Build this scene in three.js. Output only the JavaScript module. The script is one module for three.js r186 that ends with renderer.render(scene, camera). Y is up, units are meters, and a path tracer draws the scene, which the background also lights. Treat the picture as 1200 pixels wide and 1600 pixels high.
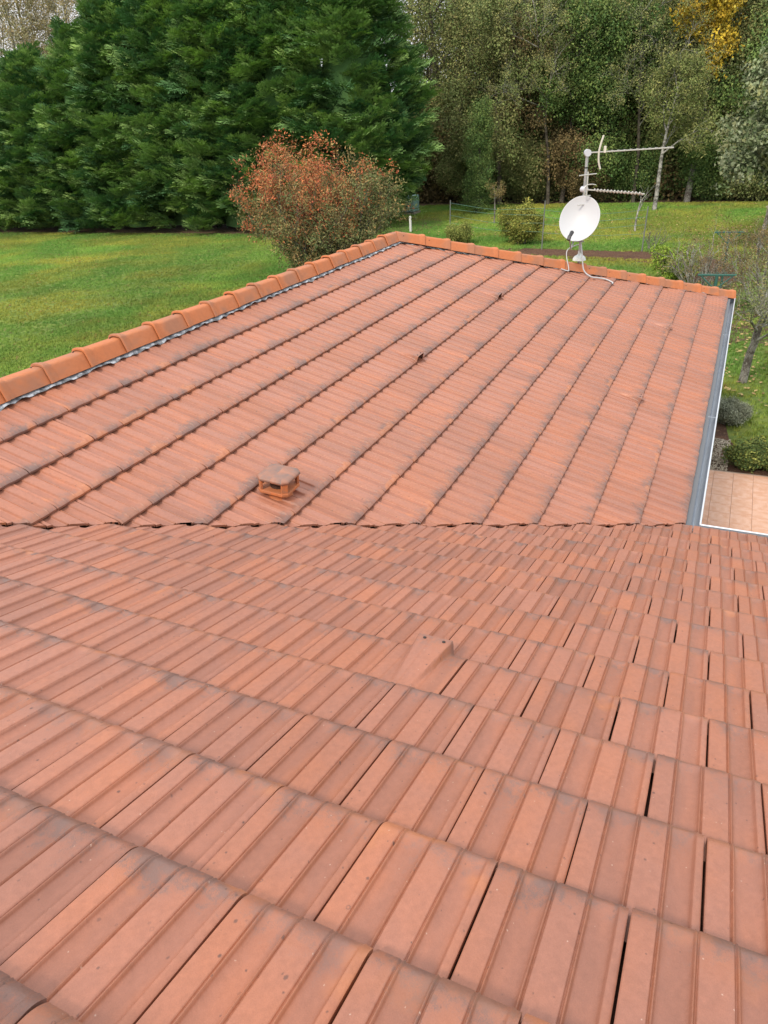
import * as THREE from 'three';
import { mergeGeometries } from 'three/addons/utils/BufferGeometryUtils.js';
import { RoundedBoxGeometry } from 'three/addons/geometries/RoundedBoxGeometry.js';

// ---------------------------------------------------------------- camera, sky, sun, exposure
const scene = new THREE.Scene();
const camera = new THREE.PerspectiveCamera(70.62, 0.75, 0.05, 600);
camera.position.set(0.0608, 3.078, 5.782);
{
  const fw = new THREE.Vector3(-0.39011076, -0.47975203, -0.78590813), r = new THREE.Vector3(0.90755249, -0.05625233, -0.41615401), u = new THREE.Vector3(-0.15544157, 0.87559903, -0.45734479);
  camera.quaternion.setFromRotationMatrix(new THREE.Matrix4().makeBasis(r, u, fw.negate()));
}
camera.updateMatrixWorld();
const renderer = new THREE.WebGLRenderer();
renderer.toneMapping = THREE.LinearToneMapping;
renderer.toneMappingExposure = 1.8;
renderer.shadowMap.enabled = true;

// seeded helpers
const rngOf = (s) => () => { s = (s + 0x6d2b79f5) | 0; let t = Math.imul(s ^ (s >>> 15), 1 | s); t = (t + Math.imul(t ^ (t >>> 7), 61 | t)) ^ t; return ((t ^ (t >>> 14)) >>> 0) / 4294967296; };
const hash = (x, y) => { let h = Math.imul(x | 0, 374761393) + Math.imul(y | 0, 668265263); h = Math.imul(h ^ (h >>> 13), 1274126177); return ((h ^ (h >>> 16)) >>> 0) / 4294967296; };
const vnoise = (x, y) => {
  const xi = Math.floor(x), yi = Math.floor(y), fx = x - xi, fy = y - yi, u = fx * fx * (3 - 2 * fx), v = fy * fy * (3 - 2 * fy);
  const a = hash(xi, yi), b = hash(xi + 1, yi), c = hash(xi, yi + 1), d = hash(xi + 1, yi + 1);
  return a + (b - a) * u + (c - a) * v + (a - b - c + d) * u * v;
};
const fbm = (x, y, o = 4) => { let s = 0, a = 0.5, t = 0; for (let i = 0; i < o; i++) { s += a * vnoise(x, y); t += a; x = x * 2.03 + 17.1; y = y * 2.03 + 5.7; a *= 0.5; } return s / t; };
const clamp = (x, a = 0, b = 1) => Math.min(b, Math.max(a, x));
const sstep = (a, b, x) => { const t = clamp((x - a) / (b - a)); return t * t * (3 - 2 * t); };
const mix = (a, b, t) => a + (b - a) * t;
const mix3 = (a, b, t) => [mix(a[0], b[0], t), mix(a[1], b[1], t), mix(a[2], b[2], t)];
const toS = (x) => { x = clamp(x); return 255 * (x <= 0.0031308 ? 12.92 * x : 1.055 * Math.pow(x, 1 / 2.4) - 0.055); };
const V = (x, y, z) => new THREE.Vector3(x, y, z);

{ // overcast sky: even pale cloud with soft lumps
  const W = 512, H = 256, d = new Float32Array(W * H * 4);
  for (let j = 0; j < H; j++) for (let i = 0; i < W; i++) {
    const el = (j / (H - 1) - 0.5) * Math.PI, az = i / W * Math.PI * 2, k = (j * W + i) * 4;
    const cx = Math.cos(az) * Math.cos(el), cz = Math.sin(az) * Math.cos(el), s = 1 / (0.25 + Math.abs(Math.sin(el)));
    const n = fbm(cx * s * 1.6 + 40, cz * s * 1.6 + 40, 5), up = clamp(Math.sin(el));
    const b = mix(0.68, 0.9, up) * mix(0.88, 1.12, n);
    d[k] = b * 0.985; d[k + 1] = b * 1.0; d[k + 2] = b * 1.035; d[k + 3] = 1;
  }
  const sky = new THREE.DataTexture(d, W, H, THREE.RGBAFormat, THREE.FloatType);
  sky.mapping = THREE.EquirectangularReflectionMapping; sky.magFilter = THREE.LinearFilter; sky.wrapS = THREE.RepeatWrapping; sky.needsUpdate = true;
  scene.background = sky; scene.environment = sky;
}
const sun = new THREE.DirectionalLight(0xfff0dc, 1.5);
sun.position.set(-8, 21, 15); sun.target.position.set(-4, 0, -6); scene.add(sun, sun.target);
sun.castShadow = true; sun.shadow.radius = 20; sun.shadow.mapSize.set(2048, 2048);
Object.assign(sun.shadow.camera, { left: -60, right: 60, top: 60, bottom: -60, near: 1, far: 160 });

// ---------------------------------------------------------------- naming helpers
const taken = new Map();
const numbered = (n) => { const k = taken.get(n) || 0; taken.set(n, k + 1); return k ? n + '_' + String(k).padStart(3, '0') : n; };
const shade = (o) => { o.castShadow = true; o.receiveShadow = true; return o; };
function thing(name, label, category, pos = [0, 0, 0], turn = 0, group) {
  const o = new THREE.Group(); o.name = numbered(name); o.position.set(...pos); o.rotation.y = turn;
  o.userData = { label, category }; if (group) o.userData.group = group; scene.add(o); return o;
}
function part(name, geo, mat, parent) { const m = shade(new THREE.Mesh(geo, mat)); m.name = name; parent.add(m); return m; }
function structure(name, geo, mat, label) { const m = part(name, geo, mat, scene); m.userData = { kind: 'structure', label, category: name.replace(/_/g, ' ') }; return m; }
const boxG = (w, h, d, x = 0, y = 0, z = 0) => new THREE.BoxGeometry(w, h, d).translate(x, y, z);
const rboxG = (w, h, d, r, x = 0, y = 0, z = 0) => new RoundedBoxGeometry(w, h, d, 2, r).translate(x, y, z);
function barG(a, b, r, r2 = r, n = 8) {
  const d = b.clone().sub(a), g = new THREE.CylinderGeometry(r2, r, d.length(), n);
  g.applyQuaternion(new THREE.Quaternion().setFromUnitVectors(V(0, 1, 0), d.clone().normalize())); g.translate((a.x + b.x) / 2, (a.y + b.y) / 2, (a.z + b.z) / 2); return g;
}
const tubeG = (pts, r, n = 24, k = 6) => new THREE.TubeGeometry(new THREE.CatmullRomCurve3(pts), n, r, k);
const lin = (r, g, b) => new THREE.Color().setRGB(r, g, b);
const std = (c, rough = 0.7, extra = {}) => new THREE.MeshStandardMaterial({ color: lin(...c), roughness: rough, side: THREE.DoubleSide, ...extra });
function texOf(W, H, fn, rep = 1, srgb = true) {
  const d = new Uint8Array(W * H * 4);
  for (let j = 0; j < H; j++) for (let i = 0; i < W; i++) { const c = fn(i, j), k = (j * W + i) * 4; d[k] = c[0]; d[k + 1] = c[1]; d[k + 2] = c[2]; d[k + 3] = 255; }
  const t = new THREE.DataTexture(d, W, H); t.wrapS = t.wrapT = THREE.RepeatWrapping; t.magFilter = THREE.LinearFilter; t.minFilter = THREE.LinearMipmapLinearFilter; t.generateMipmaps = true;
  t.repeat.set(rep, rep); if (srgb) t.colorSpace = THREE.SRGBColorSpace; t.needsUpdate = true; return t;
}
const tileable = (i, j, W, f, o) => { // wraps by blending
  const x = i / W, y = j / W, n = (a, b) => fbm(a * f, b * f, o);
  const a = n(x, y), b = n(x - 1 + 50, y), c = n(x, y - 1 + 50), d = n(x - 1 + 50, y - 1 + 50);
  const u = sstep(0.7, 1, x), v = sstep(0.7, 1, y);
  return mix(mix(a, b, u), mix(c, d, u), v);
};
const grainBump = (() => { const t = texOf(256, 256, (i, j) => { const n = 255 * (0.6 * tileable(i, j, 256, 60, 2) + 0.4 * hash(i, j)); return [n, n, n]; }, 8, false); return t; })();

// ---------------------------------------------------------------- clay tile: atlas of 48 fired faces
const COLS = 8, ROWS = 6, AW = 2048, AH = 2046;
const atlas = (() => {
  const cw = AW / COLS, ch = AH / ROWS, d = new Uint8Array(AW * AH * 4), R = rngOf(77);
  for (let cell = 0; cell < COLS * ROWS; cell++) {
    const ox = (cell % COLS) * cw, oy = Math.floor(cell / COLS) * ch, s = cell * 13.37;
    const tone = mix(0.92, 1.07, R()), hue = R(), fl = Math.pow(R(), 0.8), flx = R(), org = R();
    const spots = []; const ns = 8 + Math.floor(R() * 16);
    for (let q = 0; q < ns; q++) spots.push([R() * cw, R() * ch, 0.9 + R() * R() * 4, R() < 0.3 ? 1 : 0, 0.35 + 0.5 * R()]);
    for (let q = 0; q < 8; q++) spots.push([R() * cw, R() * ch, 0.7 + R() * 0.5, 2, 0.6]);
    for (let j = 0; j < ch; j++) for (let i = 0; i < cw; i++) {
      const u = i / cw, v = j / ch, n1 = fbm(u * 2.2 + s, v * 3 + s, 4), n2 = fbm(u * 26 + s, v * 34, 2), n3 = fbm(u * 9 + s, v * 2.2 + 9, 3), g = hash(i + cell * 977, j);
      let c = mix3([0.352, 0.15, 0.1], [0.378, 0.144, 0.08], clamp(hue * 0.7 + (n1 - 0.5) * 1.6));
      // darker brown tone along the troughs, streaked and grainy
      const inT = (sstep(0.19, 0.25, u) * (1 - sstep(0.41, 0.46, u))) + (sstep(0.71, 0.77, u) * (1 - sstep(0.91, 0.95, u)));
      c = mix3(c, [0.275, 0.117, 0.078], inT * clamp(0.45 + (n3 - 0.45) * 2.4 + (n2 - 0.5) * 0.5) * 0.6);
      // rusty line along the ribs
      const rib = Math.max(1 - Math.abs(u - 0.2) / 0.022, 1 - Math.abs(u - 0.45) / 0.022, 1 - Math.abs(u - 0.72) / 0.022, 0);
      c = mix3(c, [0.31, 0.105, 0.048], clamp(rib * (0.3 + n3 * 0.9)) * 0.6);
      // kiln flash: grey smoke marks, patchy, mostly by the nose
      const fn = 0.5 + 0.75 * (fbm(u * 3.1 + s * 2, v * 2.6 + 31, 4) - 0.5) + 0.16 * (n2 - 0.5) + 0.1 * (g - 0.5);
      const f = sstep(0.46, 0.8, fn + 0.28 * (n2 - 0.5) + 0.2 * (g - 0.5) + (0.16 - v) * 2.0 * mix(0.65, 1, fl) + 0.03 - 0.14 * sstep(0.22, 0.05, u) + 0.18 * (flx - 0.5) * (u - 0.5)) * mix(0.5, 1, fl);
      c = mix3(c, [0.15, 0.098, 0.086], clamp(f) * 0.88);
      // orange lick at the nose of some
      const o = sstep(0.55, 0.75, fbm(u * 2.4 + s * 3, v * 4 + 71, 3) + (0.12 - v) * 1.2) * (org > 0.55 ? 0.7 : 0.25);
      c = mix3(c, [0.44, 0.168, 0.078], o);
      const m = tone * (0.9 + 0.2 * n2) * (0.93 + 0.14 * g) * mix(0.94, 1.06, n1);
      c = [c[0] * m, c[1] * m, c[2] * m];
      const k = ((oy + j) * AW + ox + i) * 4; d[k] = toS(c[0]); d[k + 1] = toS(c[1]); d[k + 2] = toS(c[2]); d[k + 3] = 255;
    }
    for (const [sx, sy, r, kind, a] of spots) for (let y = Math.floor(-r - 2); y <= r + 2; y++) for (let x = Math.floor(-r - 2); x <= r + 2; x++) {
      const X = Math.round(sx + x), Y = Math.round(sy + y); if (X < 1 || Y < 1 || X >= cw - 1 || Y >= ch - 1) continue;
      const q = Math.hypot(x, y * 0.9) + (hash(X, Y) - 0.5) * 1.2; let w = kind === 1 ? 1 - Math.abs(q - r) / 1.1 : 1 - sstep(r * 0.5, r + 0.4, q); w = clamp(w) * a; if (w <= 0) continue;
      const k = ((oy + Y) * AW + ox + X) * 4, t = kind === 2 ? [215, 200, 188] : [92, 66, 58];
      for (let e = 0; e < 3; e++) d[k + e] = mix(d[k + e], t[e], w);
    }
  }
  const t = new THREE.DataTexture(d, AW, AH); t.magFilter = THREE.LinearFilter; t.minFilter = THREE.LinearMipmapLinearFilter; t.generateMipmaps = true; t.colorSpace = THREE.SRGBColorSpace; t.needsUpdate = true; return t;
})();
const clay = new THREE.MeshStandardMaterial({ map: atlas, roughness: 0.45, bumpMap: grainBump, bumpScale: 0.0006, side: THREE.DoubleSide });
const newClayTex = texOf(512, 512, (i, j) => {
  const n = tileable(i, j, 512, 5, 4), m = tileable(i, j, 512, 40, 2), g = hash(i, j);
  let c = mix3([0.49, 0.155, 0.052], [0.47, 0.178, 0.078], clamp((n - 0.3) * 2)); c = mix3(c, [0.24, 0.12, 0.08], sstep(0.55, 0.8, n + 0.15 * m) * 0.45);
  const k = 0.86 + 0.2 * m + 0.06 * g; return c.map((x) => toS(x * k));
}, 1);
const ridgeClay = new THREE.MeshStandardMaterial({ map: newClayTex, roughness: 0.62, bumpMap: grainBump, bumpScale: 0.0006, side: THREE.DoubleSide });
const agedClay = new THREE.MeshStandardMaterial({ map: texOf(256, 256, (i, j) => { const n = tileable(i, j, 256, 5, 4), m = tileable(i, j, 256, 30, 2); const c = mix3([0.36, 0.16, 0.1], [0.19, 0.125, 0.105], sstep(0.15, 0.85, n + 0.25 * (m - 0.5))); return c.map((x) => toS(x * (0.85 + 0.3 * m))); }, 2), roughness: 0.5, bumpMap: grainBump, bumpScale: 0.0006, side: THREE.DoubleSide });
const deckMat = std([0.1, 0.042, 0.026], 0.95);
const zinc = (() => { const t = texOf(256, 256, (i, j) => { const n = tileable(i, j, 256, 6, 4), m = tileable(i, j, 256, 40, 2); const k = 0.75 + 0.35 * n + 0.16 * m; return [0.32, 0.36, 0.415].map((x) => toS(x * k)); }, 1); return new THREE.MeshStandardMaterial({ map: t, roughness: 0.42, metalness: 0.35, side: THREE.DoubleSide }); })();
const zincRim = std([0.62, 0.66, 0.72], 0.35, { metalness: 0.3 });
const leadMat = (() => { const t = texOf(128, 128, (i, j) => { const n = tileable(i, j, 128, 7, 4), g = hash(i, j); const k = mix(0.25, 0.95, sstep(0.3, 0.7, n)) * (0.9 + 0.2 * g); return [0.5 * k, 0.53 * k, 0.57 * k].map(toS); }, 5); return new THREE.MeshStandardMaterial({ map: t, roughness: 0.5, metalness: 0.2, side: THREE.DoubleSide }); })();

// ---------------------------------------------------------------- roof frame
const T = 0.3552, AL = Math.atan(T), CA = Math.cos(AL), SA = Math.sin(AL), C = 0.35, TW = 0.2696, TL = 0.42, ZE = 0.1935, ZH = -8.2215, SR = 4.585, SN = 5.83;
const GY = -2.5;                                                      // ground below the eaves
const RIBL = [[-0.026, 0], [-0.018, -0.0035], [-0.012, -0.0062], [-0.006, -0.0045], [0.002, 0.0004], [0.01, 0.0004], [0.018, -0.005], [0.026, -0.0095]];   // flat, groove, bead, foot of the trough
const ribUp = (u) => RIBL.map(([d, h]) => [u + d, h]), ribDown = (u) => [...RIBL].reverse().map(([d, h]) => [u - d, h]);
const PROF = [[0, -0.004], [0.012, 0], ...ribUp(0.2), [0.255, -0.0125], [0.29, -0.0142], [0.325, -0.0147], [0.36, -0.0142], [0.395, -0.0125], ...ribDown(0.45), ...ribUp(0.715), [0.77, -0.0125], [0.805, -0.0142], [0.84, -0.0145], [0.875, -0.0135], [0.905, -0.0115], [0.922, -0.008], [0.932, -0.0015], [0.944, 0.0002], [0.958, -0.0015], [0.985, -0.0035], [1, -0.007]];

const VROW = [0, 0.004, 0.01, 0.018, 0.027, 0.037, 0.05, 0.07, 0.2, 0.355, TL], VROWL = [0, 0.006, 0.02, 0.045, 0.07, 0.355, TL];
const GAPL = 0.001, GAPR = 0.0045;
function tileHeight(h, v, u) {
  const fill = sstep(0.058, 0.014, v), hp = h * (1 - fill) + Math.max(h, -0.0025) * fill;
  const drop = v < 0.05 ? -0.016 * Math.pow(1 - v / 0.05, 2.2) : 0;
  return 0.041 - 0.0985 * v + hp + drop;
}
// raw tile: {pos, uv, idx, top} top = number of indices of the upper face
function tileRaw(prof, rows, cell, shape) {
  const nu = prof.length, nv = rows.length, pos = [], uv = [], idx = [];
  const cu = (cell % COLS) / COLS, cv = Math.floor(cell / COLS) / ROWS, U = (u) => cu + (0.008 + u * 0.984) / COLS, W = (v) => cv + (0.008 + v * 0.984) / ROWS;
  for (const v of rows) for (const [u, h] of prof) { pos.push(GAPL + u * (TW - GAPL - GAPR), tileHeight(h, v, u) + (shape ? shape(u, v) : 0), v); uv.push(U(u), W(v / TL)); }
  for (let j = 0; j < nv - 1; j++) for (let i = 0; i < nu - 1; i++) { const a = j * nu + i, b = a + 1, c = a + nu, d = c + 1; idx.push(a, c, b, b, c, d); }
  const top = idx.length;
  const wall = (list, depth) => { const o = pos.length / 3; for (const k of list) { const x = pos[k * 3], y = pos[k * 3 + 1], z = pos[k * 3 + 2]; pos.push(x, y, z, x, y - depth, z); uv.push(uv[k * 2], uv[k * 2 + 1], uv[k * 2], uv[k * 2 + 1] + 0.004); } for (let q = 0; q < list.length - 1; q++) { const a = o + q * 2; idx.push(a, a + 2, a + 1, a + 1, a + 2, a + 3); } };
  wall(prof.map((_, i) => i), 0.016);
  wall(rows.map((_, j) => j * nu), 0.02); wall(rows.map((_, j) => j * nu + nu - 1), 0.014);
  return { pos, uv, idx, top };
}
function rawGeo(r) {
  const g = new THREE.BufferGeometry(); g.setAttribute('position', new THREE.Float32BufferAttribute(r.pos, 3)); g.setAttribute('uv', new THREE.Float32BufferAttribute(r.uv, 2)); g.setIndex(r.idx); g.computeVertexNormals(); return g;
}
// clip a raw tile placed by matrix m (slope space) against half-planes a*x + b*z + c > 0
function clipRaw(r, m, planes) {
  const src = rawGeo(r), nrm = src.attributes.normal, P = [], N = [], UV = [], v3 = V();
  const vert = (i) => { v3.set(r.pos[i * 3], r.pos[i * 3 + 1], r.pos[i * 3 + 2]).applyMatrix4(m); return [v3.x, v3.y, v3.z, nrm.getX(i), nrm.getY(i), nrm.getZ(i), r.uv[i * 2], r.uv[i * 2 + 1]]; };
  const put = (a) => { P.push(a[0], a[1], a[2]); N.push(a[3], a[4], a[5]); UV.push(a[6], a[7]); };
  for (let t = 0; t < r.idx.length; t += 3) {
    let poly = [vert(r.idx[t]), vert(r.idx[t + 1]), vert(r.idx[t + 2])];
    for (const [a, b, c] of planes) {
      const out = [], cut = [];
      for (let i = 0; i < poly.length; i++) {
        const p = poly[i], q = poly[(i + 1) % poly.length], dp = a * p[0] + b * p[2] + c, dq = a * q[0] + b * q[2] + c;
        if (dp >= 0) out.push(p);
        if ((dp >= 0) !== (dq >= 0)) { const k = dp / (dp - dq), e = p.map((x, n) => x + (q[n] - x) * k); out.push(e); cut.push(e); }
      }
      if (t < r.top && cut.length === 2) { const [p, q] = cut, lo = (e) => { const o = e.slice(); o[1] -= 0.016; return o; }, W = [p, q, lo(p), lo(p), q, lo(q)]; for (const w of W) { const o = w.slice(); o[3] = -a; o[4] = 0; o[5] = -b; put(o); } }
      poly = out; if (poly.length < 3) break;
    }
    for (let i = 1; i + 1 < poly.length; i++) { put(poly[0]); put(poly[i]); put(poly[i + 1]); }
  }
  if (P.length < 9) return null;
  const g = new THREE.BufferGeometry(); g.setAttribute('position', new THREE.Float32BufferAttribute(P, 3)); g.setAttribute('normal', new THREE.Float32BufferAttribute(N, 3)); g.setAttribute('uv', new THREE.Float32BufferAttribute(UV, 2)); return g;
}
const rawCache = new Map(), geoCache = new Map();
const getRaw = (fine, cell) => { const k = fine + ':' + cell; if (!rawCache.has(k)) rawCache.set(k, tileRaw(PROF, fine ? VROW : VROWL, cell)); return rawCache.get(k); };
const getGeo = (fine, cell) => { const k = fine + ':' + cell; if (!geoCache.has(k)) geoCache.set(k, rawGeo(getRaw(fine, cell))); return geoCache.get(k); };

// ---------------------------------------------------------------- the house
const house = thing('house', 'low house with red clay tile roofs meeting in a valley', 'house');
const render = std([0.62, 0.57, 0.48], 0.9);
for (const [w, d, x, z] of [[7.3, 12.2, -4.32, -1.6], [16.6, 9.8, -2.5, 5.65]]) part('wall', boxG(w, 2.42, d, x, GY + 1.21, z), render, house);

function projArea(pts) { // share of the frame that a tile shows, in pixels of the photograph
  let x0 = 9, x1 = -9, y0 = 9, y1 = -9; for (const p of pts) { const q = p.clone().applyMatrix4(camera.matrixWorldInverse); if (q.z > -0.2) return 0; q.applyMatrix4(camera.projectionMatrix); x0 = Math.min(x0, q.x); x1 = Math.max(x1, q.x); y0 = Math.min(y0, q.y); y1 = Math.max(y1, q.y); }
  const w = Math.min(1, x1) - Math.max(-1, x0), h = Math.min(1, y1) - Math.max(-1, y0); return w > 0 && h > 0 ? w * h : 0;
}
camera.updateProjectionMatrix(); camera.matrixWorldInverse.copy(camera.matrixWorld).invert();

const specials = [];
function makeSlope(label, basis, origin, fine, courses, range, joint0, planes, plain, seed) {
  const g = new THREE.Group(); g.name = numbered('roof_slope'); g.userData.label = label; house.add(g);
  g.matrix.copy(new THREE.Matrix4().makeBasis(...basis).setPosition(origin)); g.matrix.decompose(g.position, g.quaternion, g.scale); g.updateMatrixWorld(true);
  const R = rngOf(seed), list = [];
  for (let i = 0; i < courses; i++) {
    const s = i * C, ph = joint0 + (i % 2 ? 0.5 : 0) * TW, k0 = Math.floor((range[0] - ph) / TW), k1 = Math.ceil((range[1] - ph) / TW);
    for (let k = k0; k <= k1; k++) {
      const x = ph + k * TW, cell = Math.floor(R() * COLS * ROWS), jx = (R() - 0.5) * 0.0028, jz = (R() - 0.5) * 0.005, jr = (R() - 0.5) * 0.011, jy = R() * 0.0016, tilt = (R() - 0.5) * 0.006;
      const m = new THREE.Matrix4().makeRotationFromEuler(new THREE.Euler(0, jr, tilt)).setPosition(x + jx, jy, s + jz);
      const corner = [[0, 0], [TW, 0], [0, TL], [TW, TL]].map(([a, b]) => [x + a, s + b]);
      let state = 1; for (const [a, b, c] of planes) { const ins = corner.filter(([X, Z]) => a * X + b * Z + c > 0.001).length; if (!ins) { state = 0; break; } if (ins < 4) state = 2; }
      if (!state) continue;
      const kind = plain ? plain(i, x + TW / 2) : null;
      list.push({ i, k, x, s, m, cell, state, kind, area: projArea(corner.map(([X, Z]) => V(X, 0.02, Z).applyMatrix4(g.matrixWorld))) });
    }
  }
  const rank = [...list].sort((a, b) => b.area - a.area); rank.forEach((t, n) => { t.single = n < 300 && t.area > 0; });
  const rest = [];
  for (const t of list) {
    let geo = null, placed = false;
    if (t.kind === 'ventilation_tile') { specials.push({ g, t }); continue; }
    if (t.kind === 'lantern') specials.push({ g, t });
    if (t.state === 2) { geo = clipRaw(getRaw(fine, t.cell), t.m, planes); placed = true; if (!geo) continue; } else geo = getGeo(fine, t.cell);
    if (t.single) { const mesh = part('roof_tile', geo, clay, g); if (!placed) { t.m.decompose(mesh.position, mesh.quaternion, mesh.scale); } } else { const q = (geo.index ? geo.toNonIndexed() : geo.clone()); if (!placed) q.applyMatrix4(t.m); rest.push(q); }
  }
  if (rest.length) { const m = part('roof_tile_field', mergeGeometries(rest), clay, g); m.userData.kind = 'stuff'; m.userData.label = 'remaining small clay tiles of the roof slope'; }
  console.log(label, list.length, list.filter((t) => t.area > 0).length);
  return g;
}
const NEAR = { basis: [V(1, 0, 0), V(0, CA, -SA), V(0, SA, CA)], o: V(0, 0, ZE) }, FAR = { basis: [V(0, 0, 1), V(SA, CA, 0), V(-CA, SA, 0)], o: V(0, 0, 0) };
// valley in plan: x + z - ZE = 0 ; near slope space: X = x, Z = s -> z = ZE + s*CA ; far: X = z, Z = s -> x = -s*CA
const nearVents = (i, x) => (i === 11 && Math.abs(x + 0.74) < 0.14 ? 'ventilation_tile' : null);
const farVents = (i, z) => { for (const [j, zz] of [[8, -3.33], [8, -0.63], [2, -4.93], [2, -1.96]]) if (i === j && Math.abs(z - zz) < TW / 2) return 'ventilation_tile'; return i === 7 && Math.abs(z - 2.2) < TW / 2 ? 'lantern' : null; };
const slopeNear = makeSlope('near slope of red clay tiles falling away from the viewer', NEAR.basis, NEAR.o, true, 17, [-4.2, 4.6], 0.0698, [[1, CA, -0.012], [0, -1, SN - 0.05]], nearVents, 5);
const slopeFar = makeSlope('far slope of red clay tiles falling to the zinc gutter', FAR.basis, FAR.o, false, 13, [ZH - 0.1, 4.6], 0.14 * TW, [[-1, CA, ZE - 0.035], [1, -CA, -ZH - 0.07], [0, -1, SR - 0.06]], farVents, 9);

{ // boards under the tiles and the hidden slopes
  const tri = (name, pts, mat, parent, lift = 0) => { const p = []; for (let i = 1; i + 1 < pts.length; i++) for (const q of [pts[0], pts[i], pts[i + 1]]) p.push(q[0], q[1] + lift, q[2]); const g = new THREE.BufferGeometry(); g.setAttribute('position', new THREE.Float32BufferAttribute(p, 3)); g.setAttribute('uv', new THREE.Float32BufferAttribute(new Array(p.length / 3 * 2).fill(0.5), 2)); g.computeVertexNormals(); return part(name, g, mat, parent); };
  const rx = -SR * CA, ry = SR * SA, nz = ZE + SN * CA, ny = SN * SA, d = -0.035;
  tri('roof_deck', [[0, d, ZE], [5.5, d, ZE], [5.5, ny + d, nz], [-10.5, ny + d, nz], [-10.5, d, ZE], [2 * rx, d, ZE], [rx, ry + d, ZE - rx]], deckMat, house);
  tri('roof_deck', [[0, d, ZE], [0, d, ZH], [rx, ry + d, ZH - rx], [rx, ry + d, ZE - rx]], deckMat, house);
  const plainClay = std([0.42, 0.18, 0.11], 0.6);
  tri('hidden_roof_slope', [[2 * rx, 0, ZE], [2 * rx, 0, ZH], [rx, ry, ZH - rx], [rx, ry, ZE - rx]], plainClay, house, 0.01);
  tri('hidden_roof_slope', [[2 * rx, 0, ZH], [0, 0, ZH], [rx, ry, ZH - rx]], plainClay, house, 0.01);
  tri('hidden_roof_slope', [[-10.5, ny, nz], [5.5, ny, nz], [5.5, 0, 2 * nz - ZE], [-10.5, 0, 2 * nz - ZE]], plainClay, house, 0.01);
  tri('hidden_roof_slope', [[2 * rx, 0, ZE], [rx, ry, ZE - rx], [rx - 0.3, ny * 0.98, nz - 0.1], [-10.5, ny * 0.98, nz - 0.1], [-10.5, 0, ZE]], plainClay, house, 0.008);
  // soffit and fascia
  part('soffit', boxG(0.7, 0.02, 8.4, -0.4, -0.16, ZE - 4.25), std([0.5, 0.42, 0.33], 0.8), house);
  part('soffit', boxG(5.4, 0.02, 0.7, 2.75, -0.16, ZE + 0.4), std([0.5, 0.42, 0.33], 0.8), house);
  const wood = std([0.2, 0.12, 0.07], 0.8);
  part('fascia', boxG(0.025, 0.16, 8.4, -0.03, -0.1, ZE - 4.25), wood, house); part('fascia', boxG(5.4, 0.16, 0.025, 2.75, -0.1, ZE + 0.03), wood, house);
  // valley gutter
  tri('valley_gutter', [[0.14, -0.034, ZE + 0.02], [rx + 0.13, ry - 0.034, ZE - rx + 0.02], [rx - 0.13, ry - 0.034, ZE - rx - 0.02], [-0.14, -0.034, ZE - 0.02]], std([0.16, 0.1, 0.08], 0.8), house, 0.008);
}

// ridge and hip tiles with collars
const ridgeGeo = (() => {
  const half = [[0.116, -0.035], [0.108, -0.015], [0.096, 0.014], [0.083, 0.045], [0.069, 0.078], [0.062, 0.09], [0.05, 0.098], [0.025, 0.103], [0, 0.104]], ring = [...half.map(([x, y]) => [x * 0.86, y * 0.86]), ...half.slice(0, -1).reverse().map(([x, y]) => [-x * 0.86, y * 0.86])];
  const rows = [[0, 1.03, -0.02], [0, 1.1, 0], [0.004, 1.12, 0], [0.024, 1.12, 0], [0.032, 1.07, 0], [0.058, 1.06, 0], [0.07, 1.015, 0], [0.078, 1, 0], [0.3, 0.975, 0], [0.425, 0.965, 0], [0.425, 0.88, 0]];
  const pos = [], uv = [], idx = [], n = ring.length; let L = 0;
  rows.forEach(([z, s, dy], j) => ring.forEach(([x, y], i) => { pos.push(x * s, (y + 0.035) * s - 0.035 + (j === 0 ? -0.006 : 0), z); uv.push(i / n * 0.5, z); }));
  for (let j = 0; j < rows.length - 1; j++) for (let i = 0; i < n - 1; i++) { const a = j * n + i; idx.push(a, a + 1, a + n, a + 1, a + n + 1, a + n); }
  const g = new THREE.BufferGeometry(); g.setAttribute('position', new THREE.Float32BufferAttribute(pos, 3)); g.setAttribute('uv', new THREE.Float32BufferAttribute(uv, 2)); g.setIndex(idx); g.computeVertexNormals(); return g;
})();
const ridgeVar = [0, 1, 2, 3, 4, 5].map((k) => { const g = ridgeGeo.clone(), a = g.attributes.uv; for (let i = 0; i < a.count; i++) a.setXY(i, a.getX(i) + k * 0.173, a.getY(i) + k * 0.291); return g; });
const screwGeo = new THREE.CylinderGeometry(0.006, 0.007, 0.006, 8), screwMat = std([0.05, 0.045, 0.045], 0.5, { metalness: 0.5 });
function ridgeRun(a, b, pitch, offs, label, seed, halfAng) {
  const d = b.clone().sub(a), L = d.length(), z = d.clone().normalize(), x = V(0, 1, 0).cross(z).normalize(), y = z.clone().cross(x), R = rngOf(seed), q = new THREE.Quaternion().setFromRotationMatrix(new THREE.Matrix4().makeBasis(x, y, z));
  for (let s = offs, n = 0; s < L - 0.2; s += pitch, n++) {
    const m = part('ridge_tile', ridgeVar[Math.floor(R() * 6)], ridgeClay, house); m.position.copy(a).addScaledVector(z, s).addScaledVector(y, (R() - 0.5) * 0.005 + 0.012); m.quaternion.copy(q); m.rotateY((R() - 0.5) * 0.012); m.rotateX(0.012);
    if (R() < 0.7) { const w = part('screw', screwGeo, screwMat, m); w.position.set(0.012, 0.087, 0.35); }
    if (R() < 0.3) { const w = part('screw', screwGeo, screwMat, m); w.position.set(0.067, 0.045, 0.33); w.rotation.z = -1.0; }
  }
  return { z, x, y, q, L };
}
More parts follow.
